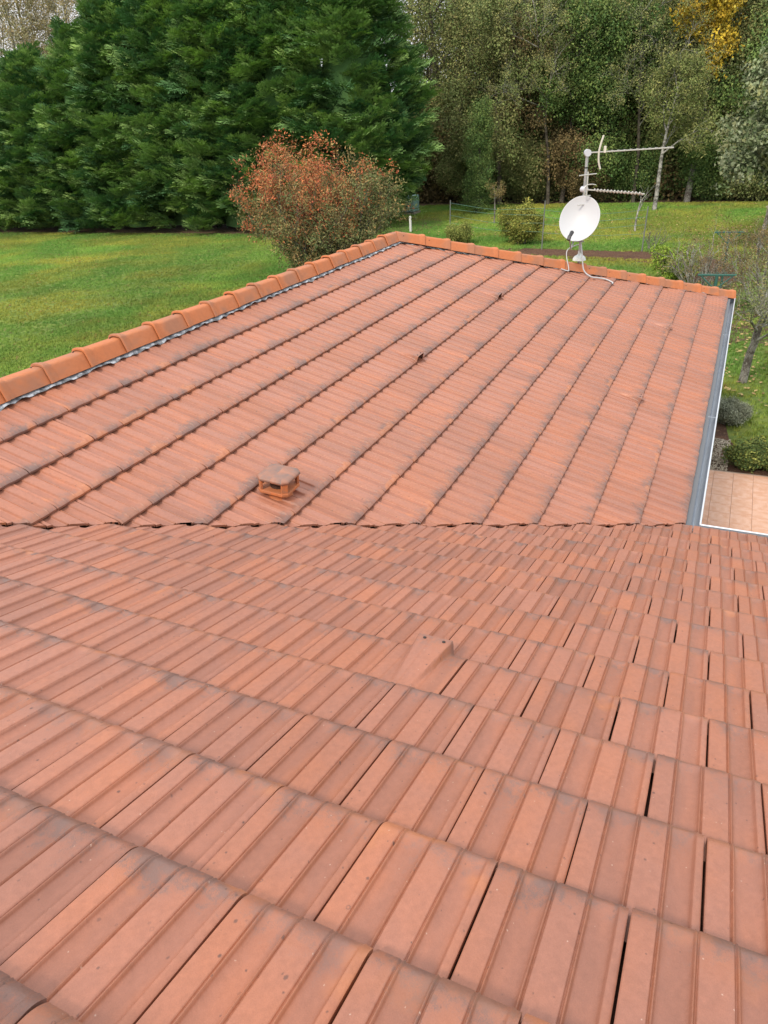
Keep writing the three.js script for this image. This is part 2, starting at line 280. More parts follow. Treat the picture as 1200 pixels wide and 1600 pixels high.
const RX = -SR * CA, RY = SR * SA;
const apex = V(RX, RY + 0.036, ZH - RX);
ridgeRun(V(RX, RY + 0.036, 4.8), apex.clone().add(V(0, 0, 0.1)), 0.387, 0.16, '', 21);
ridgeRun(V(0.06, -0.002, ZH - 0.06), apex.clone().add(V(0.1, -0.02, -0.1)), 0.397, 0, '', 22);
ridgeRun(V(-3.2, SN * SA + 0.036, ZE + SN * CA), V(3.4, SN * SA + 0.036, ZE + SN * CA), 0.387, 0.19, '', 23);
{ // end cap of the hip
  const c = part('end_cap', new THREE.SphereGeometry(0.102, 20, 10, 0, Math.PI * 2, 0, Math.PI / 2).scale(1.05, 0.9, 0.42), ridgeClay, house); c.position.set(0.055, -0.03, ZH - 0.055); c.rotation.y = Math.PI * 0.25;
}
// crimped metal ventilation strip under the ridge and hip tiles
function ridgeStrip(a, b, down, nrm, wdt, waveLen, seed) {
  const d = b.clone().sub(a), L = d.length(), n = Math.ceil(L / 0.03), pos = [], uv = [], idx = [], z = d.clone().normalize(), cols = [0, 0.6, 0.8, 0.9, 1];
  for (let i = 0; i <= n; i++) { const s = i * L / n; for (const c of cols) { const wav = c < 0.6 ? 0 : (Math.sin(s / waveLen * Math.PI * 2) * 0.006 + (fbm(s * 14 + seed, c * 3, 3) - 0.5) * 0.02) * c, ln = wdt * c + (c === 1 ? (fbm(s * 9 + seed, 3.3, 3) - 0.5) * 0.05 : 0), p = a.clone().addScaledVector(z, s).addScaledVector(down, ln).addScaledVector(nrm, 0.031 + wav - 0.006 * (c === 1 ? 1 : 0)); pos.push(p.x, p.y, p.z); uv.push(s, ln); } }
  const m = cols.length; for (let i = 0; i < n; i++) for (let j = 0; j < m - 1; j++) { const q = i * m + j; idx.push(q, q + 1, q + m, q + 1, q + m + 1, q + m); }
  const g = new THREE.BufferGeometry(); g.setAttribute('position', new THREE.Float32BufferAttribute(pos, 3)); g.setAttribute('uv', new THREE.Float32BufferAttribute(uv, 2)); g.setIndex(idx); g.computeVertexNormals();
  part('ridge_strip', g, leadMat, house);
}
const farN = V(SA, CA, 0), nearN = V(0, CA, -SA);
ridgeStrip(V(RX, RY, 4.5), V(RX, RY, ZH - RX), V(CA, -SA, 0), farN, 0.108, TW / 2, 1);
ridgeStrip(V(0, 0, ZH), V(RX, RY, ZH - RX), V(-0.05, 0.02, 1).addScaledVector(farN, -V(-0.05, 0.02, 1).dot(farN)).normalize(), farN, 0.13, TW / 2, 7);
ridgeStrip(V(-3.2, SN * SA, ZE + SN * CA), V(3.4, SN * SA, ZE + SN * CA), V(0, -SA, -CA), nearN, 0.135, TW / 2, 13);

// ventilation tiles (raised hood) and the lantern outlet
specials.forEach(({ g, t }, n) => {
  if (t.kind === 'ventilation_tile') {
    const hood = (u, v) => { const w0 = mix(0.1, 0.26, clamp((0.36 - v) / 0.36)), a = Math.abs(u - 0.5), ramp = clamp((0.36 - v) / 0.36), side = u < 0.5 ? mix(0.02, 0.07, ramp) : mix(0.015, 0.03, ramp), k = clamp((w0 + side - a) / side); return k * (0.04 * ramp + (v < 0.05 ? 0.016 * Math.pow(1 - v / 0.05, 2.2) : 0)); };
    const prof = []; for (let i = 0; i <= 64; i++) { const u = i / 64; prof.push([u, u < 0.02 ? -0.003 : 0]); }
    const r = tileRaw(prof, [0, 0.004, 0.012, 0.03, 0.06, 0.1, 0.15, 0.2, 0.25, 0.3, 0.36, TL], t.cell, hood);
    r.idx = r.idx.filter((_, q) => { const tri = Math.floor(q / 3); const from = r.top / 3, per = 128; if (tri >= from && tri < from + per) { const u = Math.floor((tri - from) / 2) / 64; return u < 0.24 || u > 0.76; } return true; });
    const m = part('ventilation_tile', rawGeo(r), clay, g); t.m.decompose(m.position, m.quaternion, m.scale);
    for (const sx of [0.36, 0.64]) { const w = part('screw', screwGeo, screwMat, m); w.position.set(TW * sx, 0.041 + 0.036, 0.022); }
    const back = part('grille', boxG(TW * 0.4, 0.026, 0.004, TW / 2, 0.04, 0.05), std([0.03, 0.022, 0.02], 0.9), m);
  } else {
    const L = new THREE.Group(); L.name = 'roof_vent'; L.userData.label = 'clay lantern vent with open sides and a domed hood'; house.add(L);
    const c = V(t.x + TW / 2, 0.0, t.s + 0.2).applyMatrix4(g.matrixWorld); L.position.copy(c); L.position.y -= 0.02; L.rotation.y = 0.05; L.rotation.z = -AL * 0.3; L.scale.set(0.92, 0.98, 0.92);
    const neck = new THREE.LatheGeometry([[0.17, -0.03], [0.13, -0.008], [0.105, 0.012], [0.09, 0.035], [0.086, 0.085]].map(([x, y]) => new THREE.Vector2(x, y)), 28); part('neck', neck, ridgeClay, L);
    const oct = (w, d, c2) => { const s = new THREE.Shape(); const p = [[-w + c2, -d], [w - c2, -d], [w, -d + c2], [w, d - c2], [w - c2, d], [-w + c2, d], [-w, d - c2], [-w, -d + c2]]; p.forEach(([x, y], i) => (i ? s.lineTo(x, y) : s.moveTo(x, y))); s.closePath(); return s; };
    const plate = new THREE.ExtrudeGeometry(oct(0.116, 0.116, 0.028), { depth: 0.014, bevelEnabled: true, bevelSize: 0.004, bevelThickness: 0.004, bevelSegments: 2 }).rotateX(-Math.PI / 2).translate(0, 0.075, 0); part('sill', plate, ridgeClay, L);
    part('hood', new THREE.ExtrudeGeometry(oct(0.088, 0.088, 0.016), { depth: 0.004, bevelEnabled: true, bevelSize: 0.04, bevelThickness: 0.018, bevelSegments: 5 }).rotateX(-Math.PI / 2).translate(0, 0.172, 0), agedClay, L);
    for (let k = 0; k < 8; k += 2) { const a = k * Math.PI / 4 + Math.PI / 4, p = part('post', rboxG(0.05, 0.072, 0.018, 0.004), ridgeClay, L); p.position.set(Math.cos(a) * 0.135, 0.125, Math.sin(a) * 0.135); p.rotation.y = -a + Math.PI / 2; }
    part('inner_flue', new THREE.CylinderGeometry(0.066, 0.066, 0.07, 20, 1, true).translate(0, 0.125, 0), std([0.06, 0.03, 0.02], 0.9), L);
  }
});

// zinc gutters
function gutter(pts, inner, label) { // pts: polyline of [x, z] of the eave edge; inner = outward direction
  const prof = [[-0.03, -0.006], [0.02, -0.012], [0.034, -0.02], [0.038, -0.085], [0.052, -0.1], [0.08, -0.102], [0.1, -0.085], [0.11, -0.045], [0.114, -0.004]], pos = [], uv = [], idx = [];
  const [a, b, miterA, miterB] = pts, dir = b.clone().sub(a), L = dir.length(), z = dir.clone().normalize(), n = 24;
  for (let i = 0; i <= n; i++) for (const [o, y] of prof) { const s = mix(miterA * o, L + miterB * o, i / n), p = a.clone().addScaledVector(z, s).addScaledVector(inner, o); pos.push(p.x, y - 0.012 + (fbm(s * 2, o * 9, 2) - 0.5) * 0.004, p.z); uv.push(s, o * 3); }
  const m = prof.length; for (let i = 0; i < n; i++) for (let j = 0; j < m - 1; j++) { const q = i * m + j; idx.push(q, q + 1, q + m, q + 1, q + m + 1, q + m); }
  const g = new THREE.BufferGeometry(); g.setAttribute('position', new THREE.Float32BufferAttribute(pos, 3)); g.setAttribute('uv', new THREE.Float32BufferAttribute(uv, 2)); g.setIndex(idx); g.computeVertexNormals();
  const gt = part('gutter', g, zinc, house); gt.userData.label = label;
  { const q0 = a.clone().addScaledVector(inner, 0.0), q1 = b.clone().addScaledVector(inner, 0.0), w = 0.05, g2 = []; const A = (p, o, y) => { const e = p.clone().addScaledVector(inner, o); return [e.x, y, e.z]; }; const c = [A(q0, -0.02, 0.004), A(q1, -0.02, 0.004), A(q1, w, -0.014), A(q0, w, -0.014)]; for (const k of [0, 1, 2, 0, 2, 3]) g2.push(...c[k]); const eg = new THREE.BufferGeometry(); eg.setAttribute('position', new THREE.Float32BufferAttribute(g2, 3)); eg.computeVertexNormals(); part('shaded_eaves_strip', eg, std([0.13, 0.14, 0.155], 0.7), gt); }  // eaves strip coloured dark to paint in the shade under the tile overhang
  const p0 = a.clone().addScaledVector(z, miterA * 0.118).addScaledVector(inner, 0.118), p1 = a.clone().addScaledVector(z, L + miterB * 0.118).addScaledVector(inner, 0.118); p0.y = p1.y = -0.013;
  part('rim_bead', barG(p0, p1, 0.0085), zincRim, gt);
  for (let s = 2.6; s < L - 0.3; s += 3.4) { const c = a.clone().addScaledVector(z, s); const e = part('seam_strap', boxG(Math.abs(inner.x) * 0.11 + 0.016 * Math.abs(inner.z), 0.004, Math.abs(inner.z) * 0.11 + 0.016 * Math.abs(inner.x)), zinc, gt); e.position.set(c.x + inner.x * 0.072, -0.012, c.z + inner.z * 0.072); }
}
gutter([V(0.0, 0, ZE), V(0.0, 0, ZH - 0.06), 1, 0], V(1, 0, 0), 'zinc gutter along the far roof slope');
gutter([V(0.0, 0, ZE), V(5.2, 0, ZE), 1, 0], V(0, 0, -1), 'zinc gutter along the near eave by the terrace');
{ // end plate of the far gutter
  const s = new THREE.Shape(); [[0, 0], [0.034, -0.02], [0.038, -0.085], [0.055, -0.108], [0.088, -0.11], [0.112, -0.09], [0.126, -0.004]].forEach(([x, y], i) => (i ? s.lineTo(x, y) : s.moveTo(x, y))); s.closePath();
  part('gutter_end', new THREE.ExtrudeGeometry(s, { depth: 0.004, bevelEnabled: false }).translate(0, -0.012, ZH - 0.066), zinc, house);
}

// ---------------------------------------------------------------- aerial mast with dish
{
  const mast = thing('aerial_mast', 'steel mast on the roof hip with white dish and two television aerials', 'aerial', [-2.17, 0.96, -6.05]);
  const steel = std([0.42, 0.43, 0.44], 0.4, { metalness: 0.55 }), alu = std([0.55, 0.55, 0.52], 0.42, { metalness: 0.45 }), white = std([0.5, 0.52, 0.545], 0.45), grey = std([0.3, 0.31, 0.33], 0.5), black = std([0.03, 0.03, 0.032], 0.5);
  const top = 1.5;
  part('mast_pole', barG(V(0, -0.3, 0), V(0.012, top, 0), 0.022, 0.022, 14), steel, mast);
  part('cable_tie', mergeGeometries([barG(V(0.01, 1.28, 0), V(0.01, 1.3, 0), 0.026), barG(V(0.007, 0.78, 0), V(0.007, 0.8, 0), 0.026)]), black, mast);
  const boot = part('flashing_boot', new THREE.LatheGeometry([[0.03, 0.17], [0.034, 0.12], [0.06, 0.09], [0.1, 0.075], [0.13, 0.04], [0.14, 0.0]].map(([x, y]) => new THREE.Vector2(x * 0.72, y * 0.8)), 20).translate(0, -0.005, 0), std([0.62, 0.66, 0.64], 0.5), mast);
  part('clamp', mergeGeometries([rboxG(0.07, 0.05, 0.07, 0.008, 0, 0.3, 0), rboxG(0.05, 0.1, 0.09, 0.008, 0.005, 0.36, 0.03), barG(V(-0.05, 0.27, 0.02), V(0.06, 0.27, 0.02), 0.008)].map((g) => g.toNonIndexed ? (g.index ? g.toNonIndexed() : g) : g)), grey, mast);
  // dish
  const toCam = V(2.23, 1.55, 11.8).normalize(), r = V(0.9076, -0.0563, -0.4162), u = V(-0.1554, 0.8756, -0.4573);
  const nrm = toCam.clone().multiplyScalar(0.88).addScaledVector(r, -0.08).addScaledVector(u, 0.3).normalize(), up = V(0.18, 1, 0), xa = up.clone().cross(nrm).normalize(), ya = nrm.clone().cross(xa);
  const dish = new THREE.Group(); dish.name = 'satellite_dish'; dish.userData.label = 'white offset satellite dish with feed arm'; dish.quaternion.setFromRotationMatrix(new THREE.Matrix4().makeBasis(xa, ya, nrm)); dish.position.set(0, 0.56, 0.1).addScaledVector(nrm, 0.06); mast.add(dish);
  const prof = []; for (let i = 0; i <= 18; i++) { const q = i / 18; prof.push(new THREE.Vector2(q * 0.37, 0.085 * q * q)); } prof.push(new THREE.Vector2(0.378, 0.086), new THREE.Vector2(0.381, 0.08), new THREE.Vector2(0.377, 0.074)); for (let i = 18; i >= 0; i--) { const q = i / 18; prof.push(new THREE.Vector2(q * 0.366, 0.085 * q * q - 0.008)); }
  part('reflector', new THREE.LatheGeometry(prof, 64).rotateX(Math.PI / 2).scale(0.76, 0.88, 1), white, dish);
  part('mount_bracket', rboxG(0.16, 0.22, 0.09, 0.01, 0, -0.05, -0.06), grey, dish);
  const arm = part('feed_arm', mergeGeometries([barG(V(0, -0.42, -0.02), V(0, -0.37, 0.34), 0.011), barG(V(0, -0.42, -0.02), V(0, -0.1, -0.04), 0.011)]), grey, dish);
  part('feed_horn', mergeGeometries([barG(V(0, -0.37, 0.35), V(0, -0.27, 0.28), 0.022, 0.03, 14), rboxG(0.05, 0.07, 0.05, 0.01, 0, -0.38, 0.35)].map((g) => (g.index ? g.toNonIndexed() : g))), black, dish);
  part('print', mergeGeometries([boxG(0.035, 0.02, 0.001, -0.05, -0.13, 0.02), boxG(0.05, 0.02, 0.001, 0.05, -0.13, 0.02)]), std([0.62, 0.63, 0.65], 0.5), dish);
  // upper aerial: boom level, across the view
  const A1 = new THREE.Group(); A1.name = 'television_aerial'; A1.userData.label = 'upper aerial with long level boom and curved reflector'; A1.position.set(0.012, 1.46, 0); A1.rotation.y = Math.atan2(0.417, 0.909); mast.add(A1);
  part('boom', rboxG(1.28, 0.017, 0.017, 0.003, 0.6, 0.025, 0), alu, A1);
  part('boom_clamp', new THREE.CylinderGeometry(0.048, 0.048, 0.07, 18).rotateX(Math.PI / 2).translate(0, 0.025, 0.01), std([0.5, 0.53, 0.58], 0.45), A1);
  part('reflector_blade', tubeG([V(0.2, -0.2, 0.01), V(0.17, -0.1, 0.01), V(0.165, 0.03, 0.01), V(0.185, 0.14, 0.01), V(0.215, 0.24, 0.01)], 0.014, 24, 8), std([0.55, 0.53, 0.46], 0.5), A1);
  part('dipole', rboxG(0.03, 0.09, 0.05, 0.006, 0.25, 0.055, 0), std([0.62, 0.6, 0.52], 0.5), A1);
  for (let k = 0; k < 10; k++) part('director', barG(V(0.36 + k * 0.09, 0.037, -0.07), V(0.36 + k * 0.09, 0.037, 0.07), 0.003, 0.003, 6), alu, A1);
  // lower aerial: comes forward, short crossed directors
  const A2 = new THREE.Group(); A2.name = 'television_aerial'; A2.userData.label = 'lower aerial with ribbed boom and folded dipole'; A2.position.set(0.006, 1.0, 0.02); const d2 = r.clone().multiplyScalar(0.92).addScaledVector(toCam, 1.25); A2.rotation.y = Math.atan2(-d2.z, d2.x); mast.add(A2);
  part('boom', rboxG(1.2, 0.016, 0.016, 0.003, 0.6, 0, 0), alu, A2);
  part('boom_clamp', new THREE.CylinderGeometry(0.042, 0.042, 0.09, 16).rotateZ(Math.PI / 2), std([0.5, 0.53, 0.58], 0.45), A2);
  part('folded_dipole', tubeG([V(0.14, 0.06, -0.09), V(0.14, 0.075, 0), V(0.14, 0.06, 0.1), V(0.14, 0.0, 0.12), V(0.14, -0.06, 0.1), V(0.14, -0.075, 0)], 0.008, 30, 6), alu, A2);
  part('reflector_frame', mergeGeometries([barG(V(0.06, -0.24, 0), V(0.06, 0.24, 0), 0.01), barG(V(0.06, 0.2, -0.16), V(0.06, 0.2, 0.16), 0.008), barG(V(0.06, -0.2, -0.14), V(0.06, -0.2, 0.16), 0.008)]), alu, A2);
  for (let k = 0; k < 14; k++) part('director', mergeGeometries([barG(V(0.24 + k * 0.068, -0.02, -0.045), V(0.27 + k * 0.068, 0.022, 0.045), 0.009, 0.009, 6)]), alu, A2);
  const cab = thing('cable', 'white cable trailing from the mast foot across the tiles', 'cable');
  const onFar = (x, z, h = 0.045) => V(x, -x * T + h, z);
  part('cable_run', tubeG([V(-2.14, 1.2, -5.97), V(-2.1, 1.05, -5.9), onFar(-2.05, -5.88, 0.1), onFar(-1.95, -5.9, 0.05), onFar(-1.85, -6.0, 0.05), onFar(-1.74, -6.08, 0.052), onFar(-1.64, -6.06, 0.05), onFar(-1.63, -5.96, 0.05)], 0.0105, 60, 7), white, cab);
  part('loose_end', tubeG([V(-2.18, 1.2, -5.98), V(-2.33, 1.12, -5.9), onFar(-2.27, -5.8, 0.06), onFar(-2.26, -5.72, 0.05), onFar(-2.36, -5.68, 0.05)], 0.008, 40, 6), white, cab);
}

// ---------------------------------------------------------------- ground, terrace, beds
const grassTex = texOf(512, 512, (i, j) => {
  const n = tileable(i, j, 512, 7, 4), m = tileable(i, j, 512, 70, 2), g = hash(i, j);
  let c = mix3([0.11, 0.2, 0.034], [0.18, 0.27, 0.045], clamp((n - 0.3) * 2.2)); c = mix3(c, [0.16, 0.15, 0.045], sstep(0.6, 0.75, m) * 0.35);
  const k = 0.7 + 0.5 * m + 0.2 * (g - 0.5); return c.map((x) => toS(x * k));
}, 1);
const lawnBare = (x, z) => fbm(x * 0.16 + 3, z * 0.16 + 8, 4);
{
  const g = new THREE.PlaneGeometry(500, 500, 250, 250).rotateX(-Math.PI / 2).translate(0, GY, -60), p = g.attributes.position, uv = g.attributes.uv, col = [];
  for (let i = 0; i < p.count; i++) { const x = p.getX(i), z = p.getZ(i); uv.setXY(i, x / 2.4, z / 2.4); const k = 0.8 + 0.45 * lawnBare(x, z); const yl = fbm(x * 0.35 + 60, z * 0.35, 3); col.push(k * mix(0.92, 1.3, yl), k, k * 0.85); }
  g.setAttribute('color', new THREE.Float32BufferAttribute(col, 3));
  structure('lawn', g, new THREE.MeshStandardMaterial({ map: grassTex, vertexColors: true, roughness: 0.95, bumpMap: grainBump, bumpScale: 0.02 }), 'mown green lawn around the house');
}
function patch(name, label, pts, lift, mat, seed, wob = 0.35) { // sheet with an uneven outline
  const s = new THREE.Shape(), c = new THREE.CatmullRomCurve3(pts.map(([x, z]) => V(x, 0, z)), true, 'catmullrom', 0.2), n = pts.length * 12;
  for (let i = 0; i < n; i++) { const q = c.getPoint(i / n), a = fbm(q.x * 1.3 + seed, q.z * 1.3, 3) - 0.5, b = fbm(q.x * 1.3, q.z * 1.3 + seed + 9, 3) - 0.5; const X = q.x + a * wob * 2, Z = q.z + b * wob * 2; if (i) s.lineTo(X, -Z); else s.moveTo(X, -Z); }
  const g = new THREE.ShapeGeometry(s).rotateX(-Math.PI / 2).translate(0, GY + lift, 0), p = g.attributes.position, uv = g.attributes.uv; for (let i = 0; i < p.count; i++) uv.setXY(i, p.getX(i) / 1.5, p.getZ(i) / 1.5);
  return structure(name, g, mat, label);
}
const earthy = (a, b, c3) => texOf(256, 256, (i, j) => { const n = tileable(i, j, 256, 9, 4), m = tileable(i, j, 256, 45, 2), g = hash(i, j); let c = mix3(a, b, clamp((n - 0.3) * 2.2)); c = mix3(c, c3, sstep(0.62, 0.72, m)); const k = 0.75 + 0.5 * m * g + 0.15 * n; return c.map((x) => toS(x * k)); }, 1);
const soilMat = new THREE.MeshStandardMaterial({ map: earthy([0.11, 0.05, 0.028], [0.16, 0.075, 0.04], [0.2, 0.12, 0.06]), roughness: 1, bumpMap: grainBump, bumpScale: 0.03 });
const litterMat = new THREE.MeshStandardMaterial({ map: earthy([0.11, 0.075, 0.04], [0.16, 0.105, 0.055], [0.22, 0.13, 0.055]), roughness: 1, bumpMap: grainBump, bumpScale: 0.03 });
patch('soil_bed', 'strip of bare brown soil across the kitchen garden', [[-12.8, -28.4], [-9, -28.0], [-5.5, -27.6], [-2.2, -27.2], [-0.4, -25.6], [0.4, -22], [-1.4, -21.6], [-2.1, -24.6], [-4.6, -25.4], [-9, -26.2], [-12.6, -26.9]], 0.004, soilMat, 3);
patch('rough_ground', 'brown leaf strewn ground under the bare shrubs', [[-0.6, -13.2], [0.4, -14.6], [2.8, -13.6], [4, -17], [3.4, -21.8], [0.6, -22.4], [-1.6, -21.6], [-2.1, -18], [-1.4, -15]], 0.008, litterMat, 31, 0.6);
patch('forest_floor', 'dark leaf litter under the woodland edge', [[-30, -44.5], [-20, -44.5], [-14, -44.3], [-8, -44.8], [-3, -44], [1, -43], [5, -42], [12, -41], [30, -40], [40, -110], [-60, -110], [-50, -44]], 0.004, litterMat, 8, 0.8);
patch('hedge_floor', 'dark needle litter under the conifer row', [[-56, -31.4], [-46, -30.6], [-38, -30.9], [-30, -30.7], [-22, -30.9], [-17, -31.3], [-15.6, -34], [-17, -38], [-36, -39], [-56, -39]], 0.008, litterMat, 5, 0.4);
patch('planting_bed', 'dark earth bed along the house wall', [[-0.9, -6.55], [-0.9, -9.4], [0.25, -9.2], [0.4, -8], [0.7, -7.2], [1.7, -7.0], [3.4, -7.1], [3.5, -6.5]], 0.004, soilMat, 12, 0.1);
{ // terrace of square clay tiles
  const pt = [0, 1, 2, 3, 4, 5].map((k) => texOf(128, 128, (i, j) => { const n = fbm(i / 40 + k * 9, j / 26 + k * 5, 4), m = fbm(i / 5, j / 5 + k, 2), g = hash(i + k * 99, j); let c = mix3([0.54, 0.305, 0.2], [0.61, 0.395, 0.295], clamp((n - 0.3) * 2.2)); const q = 0.92 + 0.12 * m + 0.06 * g; return c.map((x) => toS(x * q)); }, 1)).map((t) => new THREE.MeshStandardMaterial({ map: t, roughness: 0.6 }));
  const base = structure('terrace', boxG(4.4, 0.1, 6.4, 1.52, GY - 0.035, -3.3), std([0.32, 0.25, 0.2], 0.9), 'terrace of square pinkish clay tiles by the house');
  base.userData.category = 'terrace'; const tg = rboxG(0.294, 0.02, 0.294, 0.003), R = rngOf(4);
  for (let i = 0; i < 14; i++) for (let j = 0; j < 17; j++) { const m = part('floor_tile', tg, pt[Math.floor(R() * 6)], base); m.position.set(-0.49 + i * 0.297, GY + 0.022 + R() * 0.0012, -6.28 + j * 0.297); m.rotation.y = Math.floor(R() * 4) * Math.PI / 2; }
}

// ---------------------------------------------------------------- vegetation
class Wood { // collects tapered limbs into one mesh
  constructor() { this.p = []; this.i = []; this.uv = []; }
  limb(pts, r0, r1, sides) {
    const n = pts.length, o = this.p.length / 3; let ref = V(0.3, 0.1, 1).normalize(); let len = 0;
    for (let k = 0; k < n; k++) {
      const d = pts[Math.min(n - 1, k + 1)].clone().sub(pts[Math.max(0, k - 1)]).normalize(); if (Math.abs(d.dot(ref)) > 0.9) ref = V(1, 0.2, 0.1).normalize();
      const x = ref.clone().cross(d).normalize(), y = d.clone().cross(x), r = mix(r0, r1, k / (n - 1)); if (k) len += pts[k].distanceTo(pts[k - 1]);
      for (let s = 0; s < sides; s++) { const a = s / sides * Math.PI * 2, q = pts[k].clone().addScaledVector(x, Math.cos(a) * r).addScaledVector(y, Math.sin(a) * r); this.p.push(q.x, q.y, q.z); this.uv.push(s / sides * 0.6, len * 0.7); }
    }
    for (let k = 0; k < n - 1; k++) for (let s = 0; s < sides; s++) { const a = o + k * sides + s, b = o + k * sides + (s + 1) % sides; this.i.push(a, b, a + sides, b, b + sides, a + sides); }
  }
  geo() { const g = new THREE.BufferGeometry(); g.setAttribute('position', new THREE.Float32BufferAttribute(this.p, 3)); g.setAttribute('uv', new THREE.Float32BufferAttribute(this.uv, 2)); g.setIndex(this.i); g.computeVertexNormals(); return g; }
}
function grow(R, o) {
  const trunk = new Wood(), limbs = new Wood(), tips = [];
  const rec = (pos, dir, len, rad, lvl) => {
    const n = lvl === 0 ? 7 : lvl < o.levels ? 4 : 3, pts = [pos.clone()], d = dir.clone(), p = pos.clone();
    for (let k = 0; k < n; k++) { const j = o.wob[Math.min(lvl, o.wob.length - 1)]; d.x += (R() - 0.5) * j; d.z += (R() - 0.5) * j; d.y += (R() - 0.5) * j * 0.7 + (o.up[Math.min(lvl, o.up.length - 1)]); d.normalize(); p.addScaledVector(d, len / n); if (p.y < 0.05) p.y = 0.05; pts.push(p.clone()); }
    (lvl === 0 ? trunk : limbs).limb(pts, rad, lvl === 0 ? rad * o.taper : rad * 0.35, lvl === 0 ? 9 : lvl === 1 ? 6 : 3);
    if (lvl >= o.levels - (o.leafAll || 0)) for (let k = 1; k <= n; k++) tips.push({ p: pts[k], d: d.clone(), lvl });
    if (lvl >= o.levels) return;
    const kids = o.kids[Math.min(lvl, o.kids.length - 1)];
    for (let k = 0; k < kids; k++) {
      const t = lvl === 0 ? mix(o.fork, 1, (k + R() * 0.8) / kids) : mix(0.25, 1, (k + R()) / kids), f = t * n, a = Math.min(n - 1, Math.floor(f)), q = pts[a].clone().lerp(pts[a + 1], f - a);
      const az = k * 2.4 + R() * 1.2, el = o.angle[Math.min(lvl, o.angle.length - 1)] * (0.75 + R() * 0.5), ax = pts[a + 1].clone().sub(pts[a]).normalize(), s1 = (Math.abs(ax.y) > 0.95 ? V(1, 0, 0) : V(0, 1, 0)).cross(ax).normalize(), s2 = ax.clone().cross(s1);
      const nd = ax.clone().multiplyScalar(Math.cos(el)).addScaledVector(s1, Math.sin(el) * Math.cos(az)).addScaledVector(s2, Math.sin(el) * Math.sin(az));
      rec(q, nd, len * o.ratio[Math.min(lvl, o.ratio.length - 1)] * (0.7 + R() * 0.5) * (lvl === 0 ? mix(1, 0.6, t) : 1), rad * (lvl === 0 ? 0.45 : o.thick || 0.5) * (1 - 0.35 * t), lvl + 1);
    }
  };
  const stems = o.stems || 1;
  for (let s = 0; s < stems; s++) { const a = s / stems * 6.28 + R(), l = stems > 1 ? o.splay * (0.35 + R() * 0.9) : (o.lean || 0); rec(V(Math.cos(a) * 0.15 * (stems > 1 ? 1 : 0), -0.04, Math.sin(a) * 0.15 * (stems > 1 ? 1 : 0)), V(Math.cos(a) * l, 1, Math.sin(a) * l).normalize(), o.height * (stems > 1 ? 0.75 + R() * 0.3 : 1), o.rad, 0); }
  return { trunk: trunk.geo(), limbs: limbs.p.length ? limbs.geo() : null, tips };
}
// a clump of small bent leaves
function leafClump(seed, n, lw, ll, spread, droop = 0) {
  const R = rngOf(seed), p = [], idx = [];
  for (let k = 0; k < n; k++) {
    const c = V(R() - 0.5, R() - 0.5, R() - 0.5).multiplyScalar(2 * spread), d = V(R() - 0.5, (R() - 0.5) - droop, R() - 0.5).normalize(), s = V(R() - 0.5, R() - 0.5, R() - 0.5).cross(d).normalize(), nn = d.clone().cross(s), L = ll * (0.7 + 0.6 * R()), w = lw * (0.7 + 0.6 * R()), o = p.length / 3;
    for (const [a, b, e] of [[0, 0, 0], [0.35, 1, 0.12], [0.35, -1, 0.12], [1, 0, -0.15]]) { const q = c.clone().addScaledVector(d, a * L).addScaledVector(s, b * w / 2).addScaledVector(nn, e * w); p.push(q.x, q.y, q.z); }
    idx.push(o, o + 1, o + 2, o + 1, o + 3, o + 2);
  }
  const g = new THREE.BufferGeometry(); g.setAttribute('position', new THREE.Float32BufferAttribute(p, 3)); g.setIndex(idx); const q = g.toNonIndexed(); q.computeVertexNormals(); return q;
}
const leafMat = (rough = 0.6, tr = 0) => (tr ? new THREE.MeshPhysicalMaterial({ color: 0xffffff, roughness: rough, transmission: tr, thickness: 0, side: THREE.DoubleSide }) : new THREE.MeshStandardMaterial({ color: 0xffffff, roughness: rough, side: THREE.DoubleSide }));
const leafOpaque = leafMat(0.95), leafThin = leafOpaque;
function scatter(name, geo, mat, list, parent) { // list of {p, q, s, c}
  const m = shade(new THREE.InstancedMesh(geo, mat, list.length)), M = new THREE.Matrix4(), S = V(), col = new THREE.Color();
  list.forEach((e, i) => { S.set(e.s, e.s * (e.sy || 1), e.s); M.compose(e.p, e.q, S); m.setMatrixAt(i, M); col.setRGB(...e.c); m.setColorAt(i, col); });
  m.name = name; m.userData.kind = 'stuff'; parent.add(m); return m;
}
const rndQ = (R) => new THREE.Quaternion().setFromEuler(new THREE.Euler(R() * 6.28, R() * 6.28, R() * 6.28));
const barkTex = (a, b, k) => texOf(128, 128, (i, j) => { const n = tileable(i, j, 128, 6, 4), m = tileable(i, j, 128, 30, 2); const c = mix3(a, b, sstep(0.35, 0.65, n * 0.6 + m * 0.4)); return c.map((x) => toS(x * (0.8 + 0.4 * m))); }, k);
const bark = { grey: new THREE.MeshStandardMaterial({ map: barkTex([0.1, 0.085, 0.07], [0.26, 0.25, 0.22], 2), roughness: 0.95, bumpMap: grainBump, bumpScale: 0.01 }), lichen: new THREE.MeshStandardMaterial({ map: barkTex([0.13, 0.12, 0.09], [0.36, 0.36, 0.31], 2), roughness: 0.95 }), dark: new THREE.MeshStandardMaterial({ map: barkTex([0.07, 0.058, 0.045], [0.13, 0.115, 0.09], 2), roughness: 0.95, bumpMap: grainBump, bumpScale: 0.01 }), birch: new THREE.MeshStandardMaterial({ map: barkTex([0.1, 0.095, 0.085], [0.42, 0.41, 0.38], 2), roughness: 0.8 }) };

